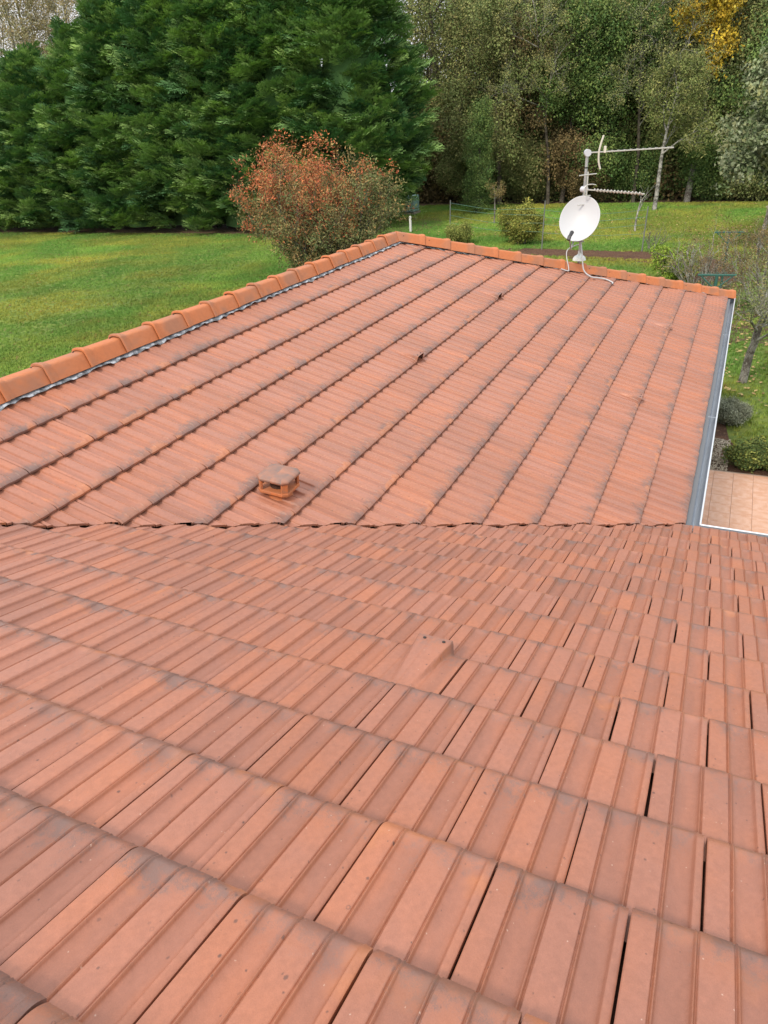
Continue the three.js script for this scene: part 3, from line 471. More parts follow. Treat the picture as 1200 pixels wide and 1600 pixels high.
// feathery conifer spray, one metre long, lying in xz and pointing to +z
function sprayGeo(seed) {
  const R = rngOf(seed), p = [], blade = (a, d, L, w, nrm) => { const s = d.clone().cross(nrm).normalize(), m = a.clone().addScaledVector(d, L * 0.42), e = a.clone().addScaledVector(d, L), l = m.clone().addScaledVector(s, w), r = m.clone().addScaledVector(s, -w); for (const q of [a, l, r, l, e, r]) p.push(q.x, q.y, q.z); };
  const N = 11;
  for (let k = 0; k < N; k++) {
    const t = 0.1 + 0.88 * k / N, at = V((R() - 0.5) * 0.04, 0.12 * Math.sin(t * 2.4) - 0.16 * t * t, t);
    for (const sd of [-1, 1]) {
      const up = (R() - 0.4) * 0.9, d = V(sd * (0.75 + R() * 0.3), up * 0.6, 0.8 + R() * 0.4).normalize(), L = (0.4 * (1 - t) + 0.118) * (0.75 + R() * 0.5), nr = V((R() - 0.5) * 0.9, 1, (R() - 0.5) * 0.9).normalize();
      blade(at, d, L, 0.026, nr);
      for (let b = 0; b < 4; b++) { const tt = 0.2 + b * 0.22, o = at.clone().addScaledVector(d, L * tt), s2 = b % 2 ? 1 : -1, dd = d.clone().add(V(s2 * 0.6 * d.z, (R() - 0.5) * 0.5, -s2 * 0.6 * d.x)).normalize(); blade(o, dd, L * 0.48 * (1.1 - tt * 0.5), 0.021, nr); }
    }
  }
  blade(V(0, 0.08, 0.8), V(0, -0.1, 1).normalize(), 0.26, 0.026, V(0, 1, 0));
  const g = new THREE.BufferGeometry(); g.setAttribute('position', new THREE.Float32BufferAttribute(p, 3)); g.computeVertexNormals(); return g;
}
const needle = new THREE.MeshStandardMaterial({ color: 0xffffff, roughness: 0.9, side: THREE.DoubleSide }), coreGreen = std([0.085, 0.185, 0.055], 1);
const sprays = [sprayGeo(1), sprayGeo(2), sprayGeo(3)];
function conifer(x, z, H, R0, seed, label, foot = 0.9) {
  const t = thing('cypress_tree', label, 'tree', [x, GY, z], 0, 'row of tall cypress trees'), R = rngOf(seed);
  part('trunk', barG(V(0, -0.03, 0), V(0, H * 0.9, 0), 0.22, 0.05, 10), bark.dark, t);
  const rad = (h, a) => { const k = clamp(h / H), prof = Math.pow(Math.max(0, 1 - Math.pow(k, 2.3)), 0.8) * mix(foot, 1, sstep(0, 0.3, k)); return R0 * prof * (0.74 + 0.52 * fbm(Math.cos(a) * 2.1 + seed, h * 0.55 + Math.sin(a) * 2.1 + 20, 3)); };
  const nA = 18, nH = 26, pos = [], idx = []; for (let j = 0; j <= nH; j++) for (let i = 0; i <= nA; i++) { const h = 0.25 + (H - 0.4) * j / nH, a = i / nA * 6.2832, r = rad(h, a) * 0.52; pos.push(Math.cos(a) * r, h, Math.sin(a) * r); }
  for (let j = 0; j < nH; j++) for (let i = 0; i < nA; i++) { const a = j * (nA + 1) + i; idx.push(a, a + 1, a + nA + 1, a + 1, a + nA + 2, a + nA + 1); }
  const cg = new THREE.BufferGeometry(); cg.setAttribute('position', new THREE.Float32BufferAttribute(pos, 3)); cg.setIndex(idx); cg.computeVertexNormals(); part('light_block_core', cg, coreGreen, t);  // solid core added inside the crown to stop light showing through
  const lists = [[], [], []], n = Math.round(H * R0 * 5.4), toV = Math.atan2(5.8 - z, 0 - x);
  for (let k = 0; k < n; k++) { // each bough: a fan of sprays sharing one direction
    let a = R() * 6.2832; if (Math.cos(a - toV) < -0.1 && R() < 0.65) a = toV + (R() - 0.5) * 3;
    const h = 0.15 + (H - 0.35) * Math.pow(R(), 0.92), deep = R() * R(), r = rad(h, a) * (1.06 - 0.46 * deep) - 0.75, bt = R(), up = mix(0.1, 0.75, R()) + 0.6 * sstep(0.72, 1, h / H), ba = a + (R() - 0.5) * 0.9;
    const c0 = V(Math.cos(a) * Math.max(0.05, r), h, Math.sin(a) * Math.max(0.05, r)), side = V(-Math.sin(ba), 0, Math.cos(ba)), out = V(Math.cos(ba), up, Math.sin(ba)).normalize();
    for (let e = 0; e < 11; e++) {
      const w = (e / 10 - 0.5) * 2, p = c0.clone().addScaledVector(side, w * 0.42 + (R() - 0.5) * 0.2).addScaledVector(out, (0.5 - Math.abs(w)) * 0.5 + (R() - 0.5) * 0.3); p.y += (R() - 0.5) * 0.5; if (p.y < 0.08) p.y = 0.08;
      const zz = out.clone().addScaledVector(side, w * 0.5 + (R() - 0.5) * 0.35); zz.y += (R() - 0.5) * 0.4; zz.normalize();
      const xx = V(0, 1, 0).cross(zz).normalize(), yy = zz.clone().cross(xx), q = new THREE.Quaternion().setFromRotationMatrix(new THREE.Matrix4().makeBasis(xx, yy, zz)); q.multiply(new THREE.Quaternion().setFromAxisAngle(V(0, 0, 1), (R() - 0.5) * 1.2));
      const y = clamp(0.33 + (bt - 0.5) * 1.0 + (R() - 0.4) * 0.6), c = mix3([0.06, 0.165, 0.052], [0.3, 0.46, 0.115], y);
      lists[e % 3].push({ p, q, s: mix(0.8, 1.5, R()), c });
    }
  }
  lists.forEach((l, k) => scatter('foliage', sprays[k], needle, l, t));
}
[[-55.5, -34.5, 9.6, 4.15, 'far left cypress half cut off by the picture edge'], [-51.5, -34.6, 9.3, 3.95, 'low rounded cypress at the left end, bare trees showing above'], [-47.6, -34.4, 9.6, 4.05, 'shorter cypress second from the left end of the row'], [-43.4, -34.3, 9.9, 4.05, 'cypress with a stepped lower top beside the taller row'], [-39.4, -34.8, 10.9, 4.25, 'middling cypress between the low left ones and the tall row'],
  [-35.2, -34.2, 13.2, 4.15, 'tall dense cypress left of the row middle'], [-31.2, -34.5, 14.8, 4.25, 'tall cypress above the lawn left of the red shrub'], [-27.2, -34.2, 15, 4.25, 'tall cypress directly behind the left side of the red shrub'], [-24, -34.4, 14.8, 4.25, 'tall cypress directly behind the red shrub crown'], [-20.0, -34.3, 14.6, 4.1, 'last cypress at the right end of the row by the wood']]
  .forEach(([x, z, H, r, l], i) => conifer(x, z, H, r, 100 + i * 7, l, i === 9 ? 0.48 : 0.92));

// deciduous trees
const clumps = { fine: [leafClump(17, 22, 0.1, 0.17, 0.5), leafClump(18, 22, 0.1, 0.16, 0.52)], small: [leafClump(11, 14, 0.15, 0.23, 0.48), leafClump(12, 14, 0.15, 0.23, 0.48)], droop: [leafClump(13, 12, 0.1, 0.28, 0.46, 0.5), leafClump(14, 12, 0.1, 0.28, 0.46, 0.6)], broad: [leafClump(15, 13, 0.2, 0.25, 0.48), leafClump(16, 13, 0.2, 0.25, 0.48)] };
const perTip = (tips, R, n, jit, sc, col, keep = 1) => { const out = [[], []]; for (const t of tips) { if (R() > keep) continue; for (let k = 0; k < n; k++) { const p = t.p.clone().add(V((R() - 0.5) * jit, (R() - 0.5) * jit, (R() - 0.5) * jit)); if (p.y < 0.1) p.y = 0.1; out[k % 2].push({ p, q: rndQ(R), s: mix(sc[0], sc[1], R()), c: col(R, p) }); } } return out; };
function tree(name, label, category, pos, seed, o, leaf, barkM, group) {
  const t = thing(name, label, category, pos, 0, group), R = rngOf(seed), G = grow(R, o);
  part('trunk', G.trunk, leaf && leaf.trunk || barkM, t); if (G.limbs) part('branches', G.limbs, barkM, t);
  if (leaf) perTip(G.tips, R, leaf.n, leaf.jit, leaf.sc, leaf.col, leaf.keep).forEach((l, k) => l.length && scatter('foliage', leaf.geo[k], leaf.mat || leafOpaque, l, t));
  return t;
}
const ramp = (...cs) => (R) => { const a = R() * (cs.length - 1), i = Math.min(cs.length - 2, Math.floor(a)), c = mix3(cs[i], cs[i + 1], a - i), k = 0.5 + R() * 0.75; return c.map((x) => x * k); };
const OLIVE = ramp([0.121, 0.181, 0.053], [0.218, 0.254, 0.084], [0.314, 0.289, 0.109]), GREEN = ramp([0.067, 0.144, 0.040], [0.132, 0.221, 0.055], [0.221, 0.287, 0.077]), YELLOW = ramp([0.52, 0.34, 0.03], [0.62, 0.45, 0.04], [0.44, 0.37, 0.06]), BROWNISH = ramp([0.128, 0.112, 0.048], [0.208, 0.152, 0.064], [0.288, 0.208, 0.088]), LIME = ramp([0.135, 0.195, 0.038], [0.240, 0.285, 0.060], [0.300, 0.300, 0.075]);
const bushy = (h) => ({ height: h, rad: 0.02 * h, levels: 3, kids: [9, 5, 4], angle: [0.85, 0.8, 0.8], ratio: [0.48, 0.55, 0.55], wob: [0.22, 0.4, 0.5], up: [0.03, 0.03, 0], fork: 0.12, taper: 0.25, leafAll: 1 });
const tall = (h) => ({ height: h, rad: 0.017 * h, levels: 3, kids: [10, 5, 4], angle: [0.75, 0.7, 0.8], ratio: [0.42, 0.55, 0.5], wob: [0.15, 0.35, 0.5], up: [0.04, 0.05, 0.02], fork: 0.3, taper: 0.25, leafAll: 1 });
const full = (col, n = 3, geo = clumps.fine, keep = 1, sc = [0.6, 1.1], jit = 0.9) => ({ n, jit, sc, col, geo, keep });
const WOOD = 'woodland edge trees';
tree('woodland_tree', 'olive leaved tree beside the last cypress at the wood edge', 'tree', [-14.9, GY, -44.5], 201, bushy(9.5), full(OLIVE), bark.dark, WOOD);
tree('woodland_tree', 'brownish thin leaved tree left of the aerial in the wood edge', 'tree', [-12.3, GY, -46], 202, bushy(9), full(BROWNISH, 2, clumps.fine, 0.9), bark.grey, WOOD);
tree('woodland_tree', 'dense green tree behind the upper aerial', 'tree', [-8.9, GY, -46.5], 203, bushy(9.5), full(GREEN, 3), bark.dark, WOOD);
tree('woodland_tree', 'olive tree between the aerial boom and the birch', 'tree', [-6.2, GY, -48.5], 204, bushy(10), full(OLIVE, 3), bark.dark, WOOD);
tree('woodland_tree', 'grey green tree behind the slim birch trunk', 'tree', [-1.6, GY, -48.5], 205, bushy(10), full(OLIVE, 3), bark.dark, WOOD);
tree('woodland_tree', 'green tree below the yellow maple', 'tree', [0.6, GY, -47], 206, bushy(9), full(GREEN, 3), bark.dark, WOOD);
tree('woodland_tree', 'olive brown tree at the right end of the wood edge', 'tree', [4.4, GY, -46], 207, bushy(10), full(OLIVE, 3), bark.dark, WOOD);
tree('woodland_tree', 'tall lime green tree rising above the upper aerial', 'tree', [-8.3, GY, -53], 208, tall(15), full(LIME, 3, clumps.fine), bark.dark, WOOD);
tree('woodland_tree', 'tall olive tree rising beside the cypress top', 'tree', [-16.6, GY, -52.5], 209, tall(15), full(OLIVE, 3), bark.grey, WOOD);
tree('woodland_tree', 'tall green tree in the second row behind the bare crown', 'tree', [-12.2, GY, -55], 210, tall(16), full(GREEN, 3), bark.grey, WOOD);
tree('woodland_tree', 'tall olive tree left of the yellow maple', 'tree', [-4.4, GY, -55], 211, tall(16), full(OLIVE, 3), bark.grey, WOOD);
tree('woodland_tree', 'tall olive tree filling the gap behind the last cypress', 'tree', [-20.5, GY, -49], 215, tall(15), full(OLIVE, 3), bark.dark, WOOD);
tree('maple_tree', 'golden yellow maple standing out at the upper right', 'tree', [-3.3, GY, -44.6], 212, { ...tall(11.5), fork: 0.5, kids: [9, 4, 4], angle: [0.5, 0.6, 0.7], ratio: [0.24, 0.5, 0.5] }, { ...full(YELLOW, 2, clumps.broad, 0.6, [0.4, 0.8], 0.6), mat: leafThin }, bark.grey);
tree('woodland_tree', 'tall brownish tree right of the yellow maple', 'tree', [2.2, GY, -54], 213, tall(15), full(BROWNISH, 3), bark.grey, WOOD);
tree('woodland_tree', 'tall green tree at the upper right picture edge', 'tree', [6.5, GY, -52], 214, tall(15), full(GREEN, 3), bark.grey, WOOD);
const bareO = (h) => ({ ...bushy(h), kids: [10, 6, 5], levels: 4, up: [0.02, 0.05, 0.04, 0.02], rad: 0.012 * h, fork: 0.42, thick: 0.66 });
tree('bare_tree', 'grey twiggy bare crown left of the aerial', 'tree', [-11.6, GY, -44.2], 221, bareO(10), { n: 1, jit: 0.4, sc: [0.3, 0.5], col: OLIVE, geo: clumps.small, keep: 0.3, trunk: bark.dark }, bark.lichen, 'bare crowned trees');
tree('bare_tree', 'pale bare crown just left of the yellow maple', 'tree', [-6.4, GY, -44.6], 222, bareO(10), { n: 1, jit: 0.4, sc: [0.3, 0.5], col: OLIVE, geo: clumps.small, keep: 0.25, trunk: bark.dark }, bark.lichen, 'bare crowned trees');
tree('birch_tree', 'slim birch with pale trunk and hanging light green leaves', 'tree', [-4.74, GY, -41.1], 223, { height: 6.6, rad: 0.13, levels: 3, kids: [9, 5, 4], angle: [0.7, 0.7, 0.8], ratio: [0.36, 0.6, 0.6], wob: [0.14, 0.35, 0.5], up: [0.02, -0.04, -0.12], fork: 0.42, taper: 0.2, leafAll: 1 }, { n: 2, jit: 0.6, sc: [0.3, 0.6], col: ramp([0.12, 0.17, 0.045], [0.2, 0.24, 0.07], [0.28, 0.27, 0.09]), geo: clumps.droop, keep: 0.95 }, bark.birch);
tree('ivy_tree', 'narrow ivy clad trunk forming a green column', 'tree', [-15, GY, -40.2], 224, { height: 5.6, rad: 0.12, levels: 2, kids: [30, 4], angle: [1.2, 0.7], ratio: [0.14, 0.6], wob: [0.1, 0.4], up: [0.03, 0.02], fork: 0.02, taper: 0.5, leafAll: 1 }, full(GREEN, 3, clumps.fine, 1, [0.35, 0.6], 0.4), bark.dark);
[[-17.2, -45.6, 3.6, 'dim olive bush at the wood foot beside the water container'], [-13.4, -45.6, 3.2, 'olive bush at the wood foot right of the ivy column'], [-9.6, -45.8, 3.4, 'brown leaved bush at the wood foot left of the dish'], [-7.1, -46, 3.2, 'green bush at the wood foot behind the mast'], [-2.4, -45.8, 3.4, 'green bush at the wood foot right of the birch'], [0.4, -45, 3.2, 'olive bush at the wood foot near the bench']]
  .forEach(([x, z, h, l], i) => tree('woodland_bush', l, 'shrub', [x, GY, z], 600 + i, { height: h, rad: 0.04, stems: 8, splay: 0.55, levels: 2, kids: [7, 5], angle: [0.8, 0.7], ratio: [0.42, 0.5], wob: [0.3, 0.4], up: [0.03, 0.03], fork: 0.08, taper: 0.3, leafAll: 1 }, full([OLIVE, OLIVE, BROWNISH, GREEN, GREEN, OLIVE][i], 3, clumps.fine, 1, [0.45, 0.9], 0.6), bark.dark, 'bushes along the wood foot'));
tree('dark_trunk_tree', 'dark leaning trunk in the shade under the wood', 'tree', [-10.9, GY, -45], 225, { ...tall(9), lean: 0.12, fork: 0.5 }, full(GREEN, 2), bark.dark);
for (const [x, z, h, s, l] of [[-54, -43, 15, 231, 'thin autumn tree seen over the left end of the cypress row'], [-50.5, -45.5, 15.5, 232, 'thin brown autumn tree at the top left picture corner'], [-47.5, -49, 16.5, 233, 'pale leafless tree behind the left cypress tops'], [-57, -48, 16, 234, 'sparse yellowish tree left of the cypress row']])
  tree('autumn_tree', l, 'tree', [x, GY, z], s, { ...tall(h), levels: 3 }, { n: 2, jit: 0.9, sc: [0.5, 0.9], col: ramp([0.36, 0.25, 0.12], [0.36, 0.32, 0.15], [0.26, 0.26, 0.13]), geo: clumps.fine, keep: 0.85 }, bark.lichen, 'autumn trees behind the cypress row');

{ // thicket deep in the wood: one mass
  const R = rngOf(300), a = [[], []];
  for (let k = 0; k < 40000; k++) {
    const x = mix(-27, 18, R()), low = R() < 0.5, z = low ? mix(-45.5, -58, Math.pow(R(), 1.6)) : mix(-56, -70, R()), hmax = low ? 5.5 + 3 * fbm(x * 0.3, z * 0.3, 3) : 11 + 7 * fbm(x * 0.2 + 9, z * 0.2, 3), y = GY + R() * hmax;
    const br = fbm(x * 0.25 + 50, y * 0.3 + 3, 3) > 0.58; a[k % 2].push({ p: V(x, y, z), q: rndQ(R), s: mix(0.7, 1.6, R()), c: (br ? BROWNISH : k % 3 ? OLIVE : GREEN)(R) });
  }
  const m = thing('thicket', 'dense dim undergrowth filling the wood behind the first trees', 'thicket'); m.userData.kind = 'stuff';
  a.forEach((l, k) => scatter('foliage', clumps.fine[k], leafOpaque, l, m));
  const w = new Wood(), R2 = rngOf(301); for (let k = 0; k < 60; k++) { const x = mix(-27, 16, R2()), z = mix(-50, -66, R2()), h = 9 + R2() * 8, r = 0.07 + 0.12 * R2(); w.limb([V(x, GY - 0.05, z), V(x + (R2() - 0.5), GY + h * 0.5, z), V(x + (R2() - 0.5) * 2, GY + h, z)], r, r * 0.4, 6); }
  part('stems', w.geo(), bark.dark, m);
}

// red shrub behind the ridge
{
  const base = [-14.0, GY, -18.9], t = thing('red_shrub', 'large round shrub with red and orange autumn leaves behind the ridge', 'shrub', base), R = rngOf(401);
  const G = grow(R, { height: 3.9, rad: 0.04, stems: 20, splay: 0.85, levels: 3, kids: [6, 4, 4], angle: [0.6, 0.6, 0.6], ratio: [0.5, 0.55, 0.55], wob: [0.3, 0.4, 0.4], up: [0.06, 0.12, 0.14, 0.14], fork: 0.1, taper: 0.3, leafAll: 1 });
  part('stems', G.trunk, bark.grey, t); part('branches', G.limbs, bark.grey, t);
  const G2 = grow(R, { height: 2.3, rad: 0.03, stems: 16, splay: 1.7, levels: 2, kids: [7, 5], angle: [0.6, 0.6], ratio: [0.45, 0.5], wob: [0.3, 0.4], up: [0.05, 0.1, 0.1], fork: 0.1, taper: 0.3, leafAll: 1 }); part('low_stems', G2.trunk, bark.grey, t); part('low_branches', G2.limbs, bark.grey, t); G.tips.push(...G2.tips);
  const red = ramp([0.5, 0.11, 0.055], [0.58, 0.2, 0.07], [0.4, 0.16, 0.09]), gold = ramp([0.34, 0.22, 0.08], [0.4, 0.26, 0.1], [0.24, 0.22, 0.08]), grn = ramp([0.1, 0.15, 0.05], [0.19, 0.21, 0.075], [0.25, 0.2, 0.09]);
  const col = (R, p) => { const k = clamp((p.y - 1.5 - 0.15 * p.x) / 3.4) + (fbm(p.x * 0.9 + 7, p.z * 0.9 + p.y * 0.6, 3) - 0.5) * 1.5 + (R() - 0.5) * 0.5; return (k > 0.7 ? (R() < 0.75 ? red : gold) : k > 0.42 ? (R() < 0.4 ? red : R() < 0.5 ? gold : grn) : R() < 0.2 ? gold : grn)(R); };
  perTip(G.tips, R, 2, 0.4, [0.24, 0.42], col, 0.36).forEach((l, k) => scatter('foliage', clumps.droop[k], leafThin, l, t));
}
// silvery tree at the right edge
tree('silver_leaf_tree', 'silvery grey green tree hanging in from the right edge', 'tree', [0.75, GY, -28.4], 411, { height: 6, rad: 0.1, levels: 3, kids: [10, 6, 5], angle: [0.9, 0.75, 0.8], ratio: [0.5, 0.55, 0.55], wob: [0.2, 0.4, 0.5], up: [0.02, 0.02, -0.05], fork: 0.2, taper: 0.25, leafAll: 1 }, { n: 2, jit: 0.45, sc: [0.45, 0.75], col: ramp([0.1, 0.15, 0.06], [0.17, 0.22, 0.1], [0.28, 0.32, 0.2], [0.24, 0.25, 0.1]), geo: clumps.broad, keep: 0.72 }, bark.grey);
// fruit trees and bare shrubs
tree('apple_tree', 'gnarled nearly leafless apple tree beyond the gutter end', 'tree', [0.56, GY, -11.3], 421, { height: 1.6, rad: 0.095, levels: 4, kids: [7, 6, 5, 4], angle: [0.95, 0.7, 0.75, 0.8], ratio: [1.05, 0.6, 0.55, 0.5], wob: [0.3, 0.5, 0.55, 0.6], up: [0.02, 0.06, 0.08, 0.08], fork: 0.6, taper: 0.7 }, { n: 1, jit: 0.2, sc: [0.1, 0.2], col: OLIVE, geo: clumps.small, keep: 0.12, trunk: bark.grey }, bark.lichen);
const bareBush = (h, st) => ({ height: h, rad: 0.014 * h + 0.004, stems: st, splay: 0.75, levels: 3, kids: [5, 4, 3], angle: [0.6, 0.6, 0.7], ratio: [0.5, 0.55, 0.5], wob: [0.35, 0.45, 0.5], up: [0.04, 0.05, 0.06], fork: 0.2, taper: 0.4 });
tree('bare_shrub', 'pale tangled bare shrub behind the right end of the hip', 'shrub', [-0.9, GY, -19.0], 431, bareBush(1.85, 14), { n: 1, jit: 0.2, sc: [0.12, 0.22], col: BROWNISH, geo: clumps.small, keep: 0.1 }, bark.lichen);
tree('bare_shrub', 'thorny bare shrub at the right edge above the apple tree', 'shrub', [1.1, GY, -17.2], 432, bareBush(2.25, 14), { n: 1, jit: 0.2, sc: [0.14, 0.26], col: BROWNISH, geo: clumps.small, keep: 0.35 }, bark.lichen);
tree('bare_shrub', 'small bare twig bush standing in the soil strip', 'shrub', [-3.3, GY, -28.0], 433, bareBush(0.95, 8), null, bark.grey);
tree('young_tree', 'young tree with pale forked bare stems in the garden', 'tree', [-4.67, GY, -32.9], 434, { height: 1.5, rad: 0.05, levels: 2, kids: [4, 3], angle: [0.45, 0.5], ratio: [0.8, 0.5], wob: [0.2, 0.3], up: [0.03, 0.06], fork: 0.5, taper: 0.6 }, { n: 1, jit: 0.2, sc: [0.1, 0.2], col: LIME, geo: clumps.small, keep: 0.2 }, bark.birch);
tree('young_tree', 'small sapling with flat tawny crown by the wire row', 'tree', [-12.5, GY, -35.5], 435, { height: 1.7, rad: 0.045, levels: 2, kids: [5, 3], angle: [0.9, 0.6], ratio: [0.45, 0.5], wob: [0.2, 0.4], up: [0.02, 0.03], fork: 0.75, taper: 0.7 }, { n: 2, jit: 0.25, sc: [0.16, 0.3], col: ramp([0.3, 0.2, 0.08], [0.26, 0.24, 0.08]), geo: clumps.small, keep: 0.8 }, bark.grey);
const leafy = (h, st) => ({ height: h, rad: 0.015, stems: st, splay: 0.6, levels: 2, kids: [5, 4], angle: [0.6, 0.7], ratio: [0.5, 0.55], wob: [0.3, 0.4], up: [0.05, 0.05], fork: 0.15, taper: 0.4, leafAll: 1 });
tree('garden_shrub', 'yellow green leafy shrub behind the hip in the garden', 'shrub', [-9.2, GY, -29], 441, leafy(1.35, 10), full(ramp([0.14, 0.2, 0.03], [0.26, 0.28, 0.05], [0.38, 0.34, 0.08]), 3, clumps.small, 1, [0.22, 0.4], 0.3), bark.grey);
tree('garden_shrub', 'low green bush at the left end of the soil strip', 'shrub', [-12.1, GY, -28.6], 442, leafy(0.7, 9), full(LIME, 3, clumps.small, 1, [0.18, 0.32], 0.22), bark.grey);
tree('garden_shrub', 'bright lime plant at the end of the soil strip', 'shrub', [-1.75, GY, -21.6], 443, leafy(0.95, 6), full(ramp([0.2, 0.34, 0.03], [0.33, 0.42, 0.06]), 2, clumps.broad, 1, [0.18, 0.3], 0.22), bark.grey);
tree('garden_shrub', 'grey green lavender clump beside the house wall', 'shrub', [0.36, GY, -8.8], 444, leafy(0.32, 14), full(ramp([0.2, 0.23, 0.15], [0.3, 0.32, 0.24]), 3, clumps.droop, 1, [0.08, 0.15], 0.1), bark.grey);
[[0.8, -6.85, 0.3, 'dark leafy plant at the terrace edge nearest the gutter'], [1.2, -6.85, 0.36, 'dark leafy plant at the terrace edge by the picture edge'], [1.7, -6.9, 0.4, 'dark leafy plant at the terrace edge outside the gutter line'], [2.2, -6.9, 0.36, 'last dark leafy plant along the terrace edge']]
  .forEach(([x, z, h, l], i) => tree('border_plant', l, 'plant', [x, GY, z], 450 + i, leafy(h, 9), full(ramp([0.06, 0.11, 0.03], [0.12, 0.18, 0.045], [0.28, 0.3, 0.07]), 2, clumps.broad, 0.8, [0.1, 0.18], 0.14), bark.dark, 'plants along the terrace edge'));

{ // loose stones by the house wall
  const R = rngOf(501), list = []; for (let k = 0; k < 2600; k++) list.push({ p: V(mix(-0.6, 0.45, R()), GY + 0.012, mix(-7.9, -6.5, R())), q: rndQ(R), s: mix(0.008, 0.02, R()), c: mix3([0.2, 0.17, 0.13], [0.48, 0.43, 0.34], R()) });
  const m = scatter('gravel', new THREE.IcosahedronGeometry(1, 0).scale(1, 0.7, 1), new THREE.MeshStandardMaterial({ roughness: 0.9 }), list, scene); m.userData = { kind: 'stuff', label: 'pale gravel beside the house wall', category: 'gravel' };
}
{ // lawn blades and fallen leaves
  const R = rngOf(510), tuft = (() => { const Q = rngOf(8), p = []; for (let k = 0; k < 7; k++) { const a = Q() * 6.28, x = (Q() - 0.5) * 1.6, z = (Q() - 0.5) * 1.6, h = 0.5 + Q() * 0.6, l = 0.5 * Q(), w = 0.12; const c = Math.cos(a), s = Math.sin(a); p.push(x - c * w, 0, z - s * w, x + c * w, 0, z + s * w, x - s * l, h, z + c * l); } const g = new THREE.BufferGeometry(); g.setAttribute('position', new THREE.Float32BufferAttribute(p, 3)); g.computeVertexNormals(); return g; })();
  const list = [], inBed = (x, z) => (x > -12.7 && x < -1.2 && Math.abs(z - (-27.5 + (x + 12.6) * 0.11)) < 0.78) || (x > -1.9 && x < 0.1 && z < -21.7 && z > -26.6);
  const fill = (n, x0, x1, z0, z1, test, s0, s1) => { for (let k = 0; k < n; k++) { const x = mix(x0, x1, R()), z = mix(z0, z1, R()); if (!test(x, z)) continue; const b = lawnBare(x, z), y = clamp((fbm(x * 0.5, z * 0.5, 3) - 0.35) * 1.8 + (R() - 0.5) * 0.7); const c = R() < 0.02 ? [0.24, 0.2, 0.08] : mix3([0.13, 0.25, 0.036], [0.28, 0.4, 0.06], y); const yl = mix(0.85, 1.5, sstep(0.3, 0.7, fbm(x * 0.35 + 60, z * 0.35, 3))); list.push({ p: V(x, GY, z), q: new THREE.Quaternion().setFromAxisAngle(V(0, 1, 0), R() * 6.28), s: mix(s0, s1, R()), sy: 0.8, c: c.map((v, e) => v * (0.75 + 0.5 * b) * (e ? 1 : yl)) }); } };
  fill(150000, -50, -8.8, -31.4, 0, (x, z) => x < -8.8 && (x + 0) * -0.8 > -z * 0 + 6, 0.06, 0.1);
  fill(100000, -20, 3, -44.5, -7.2, (x, z) => !inBed(x, z) && !(x < 0.5 && x > -0.9 && z > -9.4) && z < -7.2, 0.06, 0.11);
  const g = scatter('grass', tuft, new THREE.MeshStandardMaterial({ roughness: 0.8, side: THREE.DoubleSide }), list, scene); g.userData = { kind: 'stuff', label: 'short mown grass of the lawn', category: 'grass' };
  const lv = []; for (let k = 0; k < 2600; k++) { const near = R() < 0.45, x = near ? mix(-1.5, 3, R()) : mix(-16, 4, R()), z = near ? mix(-22, -9.5, R()) : mix(-44, -30, Math.pow(R(), 0.7)); lv.push({ p: V(x, GY + 0.05, z), q: new THREE.Quaternion().setFromEuler(new THREE.Euler((R() - 0.5) * 0.8, R() * 6.28, (R() - 0.5) * 0.8)), s: mix(0.03, 0.065, R()), c: mix3([0.2, 0.11, 0.05], [0.4, 0.3, 0.12], R()) }); }
  const lg = (() => { const h = new THREE.BufferGeometry(); h.setAttribute('position', new THREE.Float32BufferAttribute([0, 0, -1, 0.6, 0.1, 0, -0.6, 0.1, 0, 0.6, 0.1, 0, 0, 0, 1, -0.6, 0.1, 0], 3)); h.computeVertexNormals(); return h; })();
  const f = scatter('fallen_leaves', lg, new THREE.MeshStandardMaterial({ roughness: 0.9, side: THREE.DoubleSide }), lv, scene); f.userData = { kind: 'stuff', label: 'brown fallen leaves on the grass under the trees', category: 'leaves' };
}

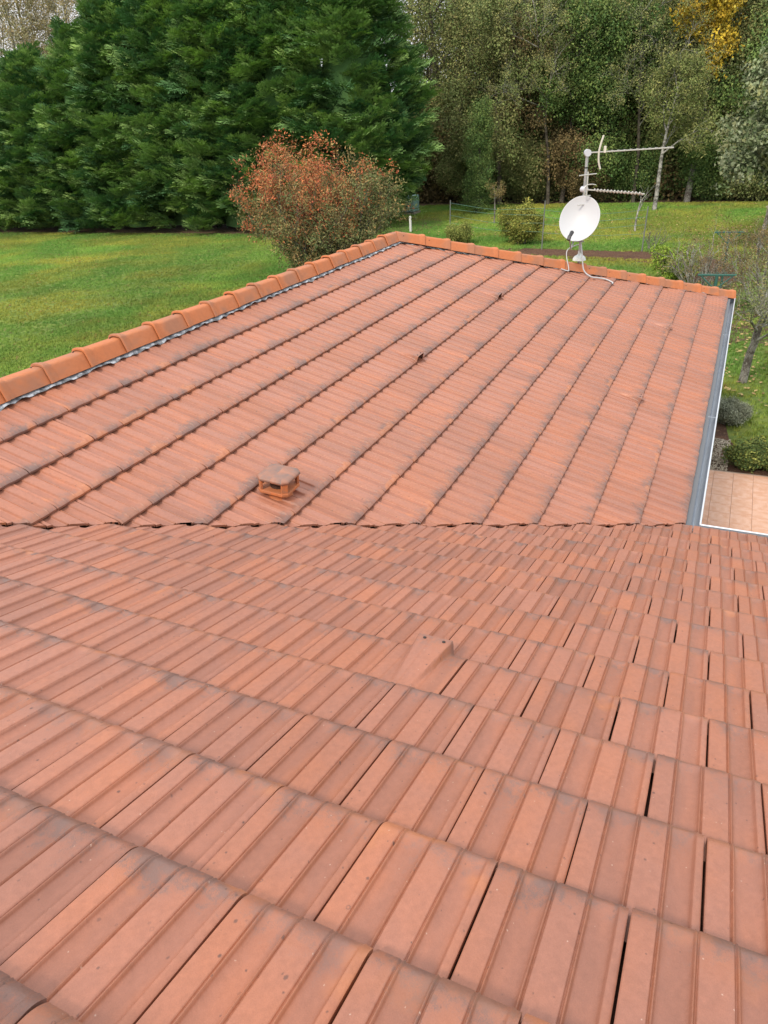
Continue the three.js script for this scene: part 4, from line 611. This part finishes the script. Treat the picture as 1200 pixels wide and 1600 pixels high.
// ---------------------------------------------------------------- garden things
{
  const galv = std([0.34, 0.36, 0.36], 0.5, { metalness: 0.4 }), greenPaint = std([0.03, 0.11, 0.09], 0.5), teal = new THREE.MeshPhysicalMaterial({ color: lin(0.3, 0.5, 0.46), roughness: 0.45, transmission: 0.25, thickness: 0, side: THREE.DoubleSide }), wire = std([0.1, 0.22, 0.17], 0.6), woodM = std([0.3, 0.26, 0.2], 0.85);
  const b = thing('water_container', 'pale teal caged water container standing at the wood edge', 'container', [-19.5, GY, -40]);
  part('tank', rboxG(1.05, 0.95, 1.0, 0.08, 0, 0.62, 0), teal, b); part('pallet', boxG(1.15, 0.13, 1.05, 0, 0.065, 0), woodM, b);
  for (let k = 0; k < 5; k++) part('cage_bar', mergeGeometries([barG(V(-0.56 + k * 0.28, 0.13, 0.53), V(-0.56 + k * 0.28, 1.12, 0.53), 0.014), barG(V(-0.56, 0.2 + k * 0.22, 0.54), V(0.56, 0.2 + k * 0.22, 0.54), 0.014)]), galv, b);
  part('cap', new THREE.CylinderGeometry(0.12, 0.12, 0.06, 16).translate(0, 1.12, 0), std([0.1, 0.12, 0.1], 0.6), b);
  const w = thing('garden_post', 'short white post standing on the lawn behind the ridge corner', 'post', [-16.2, GY, -32.4]); part('shaft', rboxG(0.11, 0.78, 0.11, 0.015, 0, 0.38, 0), std([0.6, 0.6, 0.58], 0.7), w); part('top', new THREE.ConeGeometry(0.085, 0.07, 4).rotateY(Math.PI / 4).translate(0, 0.8, 0), std([0.55, 0.55, 0.53], 0.7), w);
  const fence = thing('wire_trellis', 'wire trellis on thin posts across the kitchen garden', 'trellis'), P = [V(-13.35, GY, -30.7), V(-7.9, GY, -27.6), V(-3.65, GY, -27.5)], Hh = [1.75, 2.0, 1.75];
  P.forEach((p, i) => { const q = part('post', barG(p.clone().add(V(0, -0.05, 0)), p.clone().add(V(0.06, Hh[i], 0)), 0.026, 0.024), std([0.16, 0.17, 0.16], 0.7), fence); });
  for (let i = 0; i < 2; i++) for (const h of [0.7, 1.05, 1.35, 1.62]) { const a = P[i].clone().add(V(0.03, h, 0)), c = P[i + 1].clone().add(V(0.03, h * (i ? 1 : 1.05), 0)), mid = a.clone().lerp(c, 0.5); mid.y -= 0.08 + 0.1 * hash(i * 7, h * 100); part('wire', tubeG([a, mid, c], 0.007, 14, 5), wire, fence); }
  const tpost = (pos, label, t) => { const g = thing('line_post', label, 'post', pos, t, 'green clothes line posts'); part('post', barG(V(0, -0.05, 0), V(0, 1.82, 0), 0.035, 0.035, 10), greenPaint, g); part('cross_arm', rboxG(0.85, 0.045, 0.05, 0.01, 0, 1.84, 0), greenPaint, g); for (const s of [-1, 1]) part('brace', barG(V(0, 1.5, 0), V(s * 0.35, 1.82, 0), 0.015), greenPaint, g); for (let k = -2; k <= 2; k++) part('hook', new THREE.TorusGeometry(0.025, 0.006, 5, 10).translate(k * 0.18, 1.88, 0), greenPaint, g); };
  tpost([-0.33, GY, -13.5], 'green T shaped line post among the bare shrubs', 0.1);
  tpost([-0.3, GY, -20.1], 'green T shaped line post standing farther back on the grass', 0.1);
  const bench = thing('garden_bench', 'weathered pale wooden bench under the silvery tree', 'bench', [1.7, GY, -38.2], -0.2);
  for (let k = 0; k < 3; k++) part('seat_slat', boxG(1.5, 0.04, 0.12, 0, 0.45, -0.15 + k * 0.15), woodM, bench); for (let k = 0; k < 2; k++) part('back_slat', boxG(1.5, 0.11, 0.03, 0, 0.68 + k * 0.2, -0.28), woodM, bench);
  for (const [sx, sz] of [[-0.65, -0.26], [0.65, -0.26], [-0.65, 0.17], [0.65, 0.17]]) part('leg', boxG(0.07, sz < 0 ? 0.98 : 0.43, 0.06, sx, sz < 0 ? 0.48 : 0.215, sz < 0 ? sz - 0.05 : sz), woodM, bench);
}
scene.traverse((o) => { if (o.isMesh) { o.castShadow = true; o.receiveShadow = true; } });
renderer.render(scene, camera);
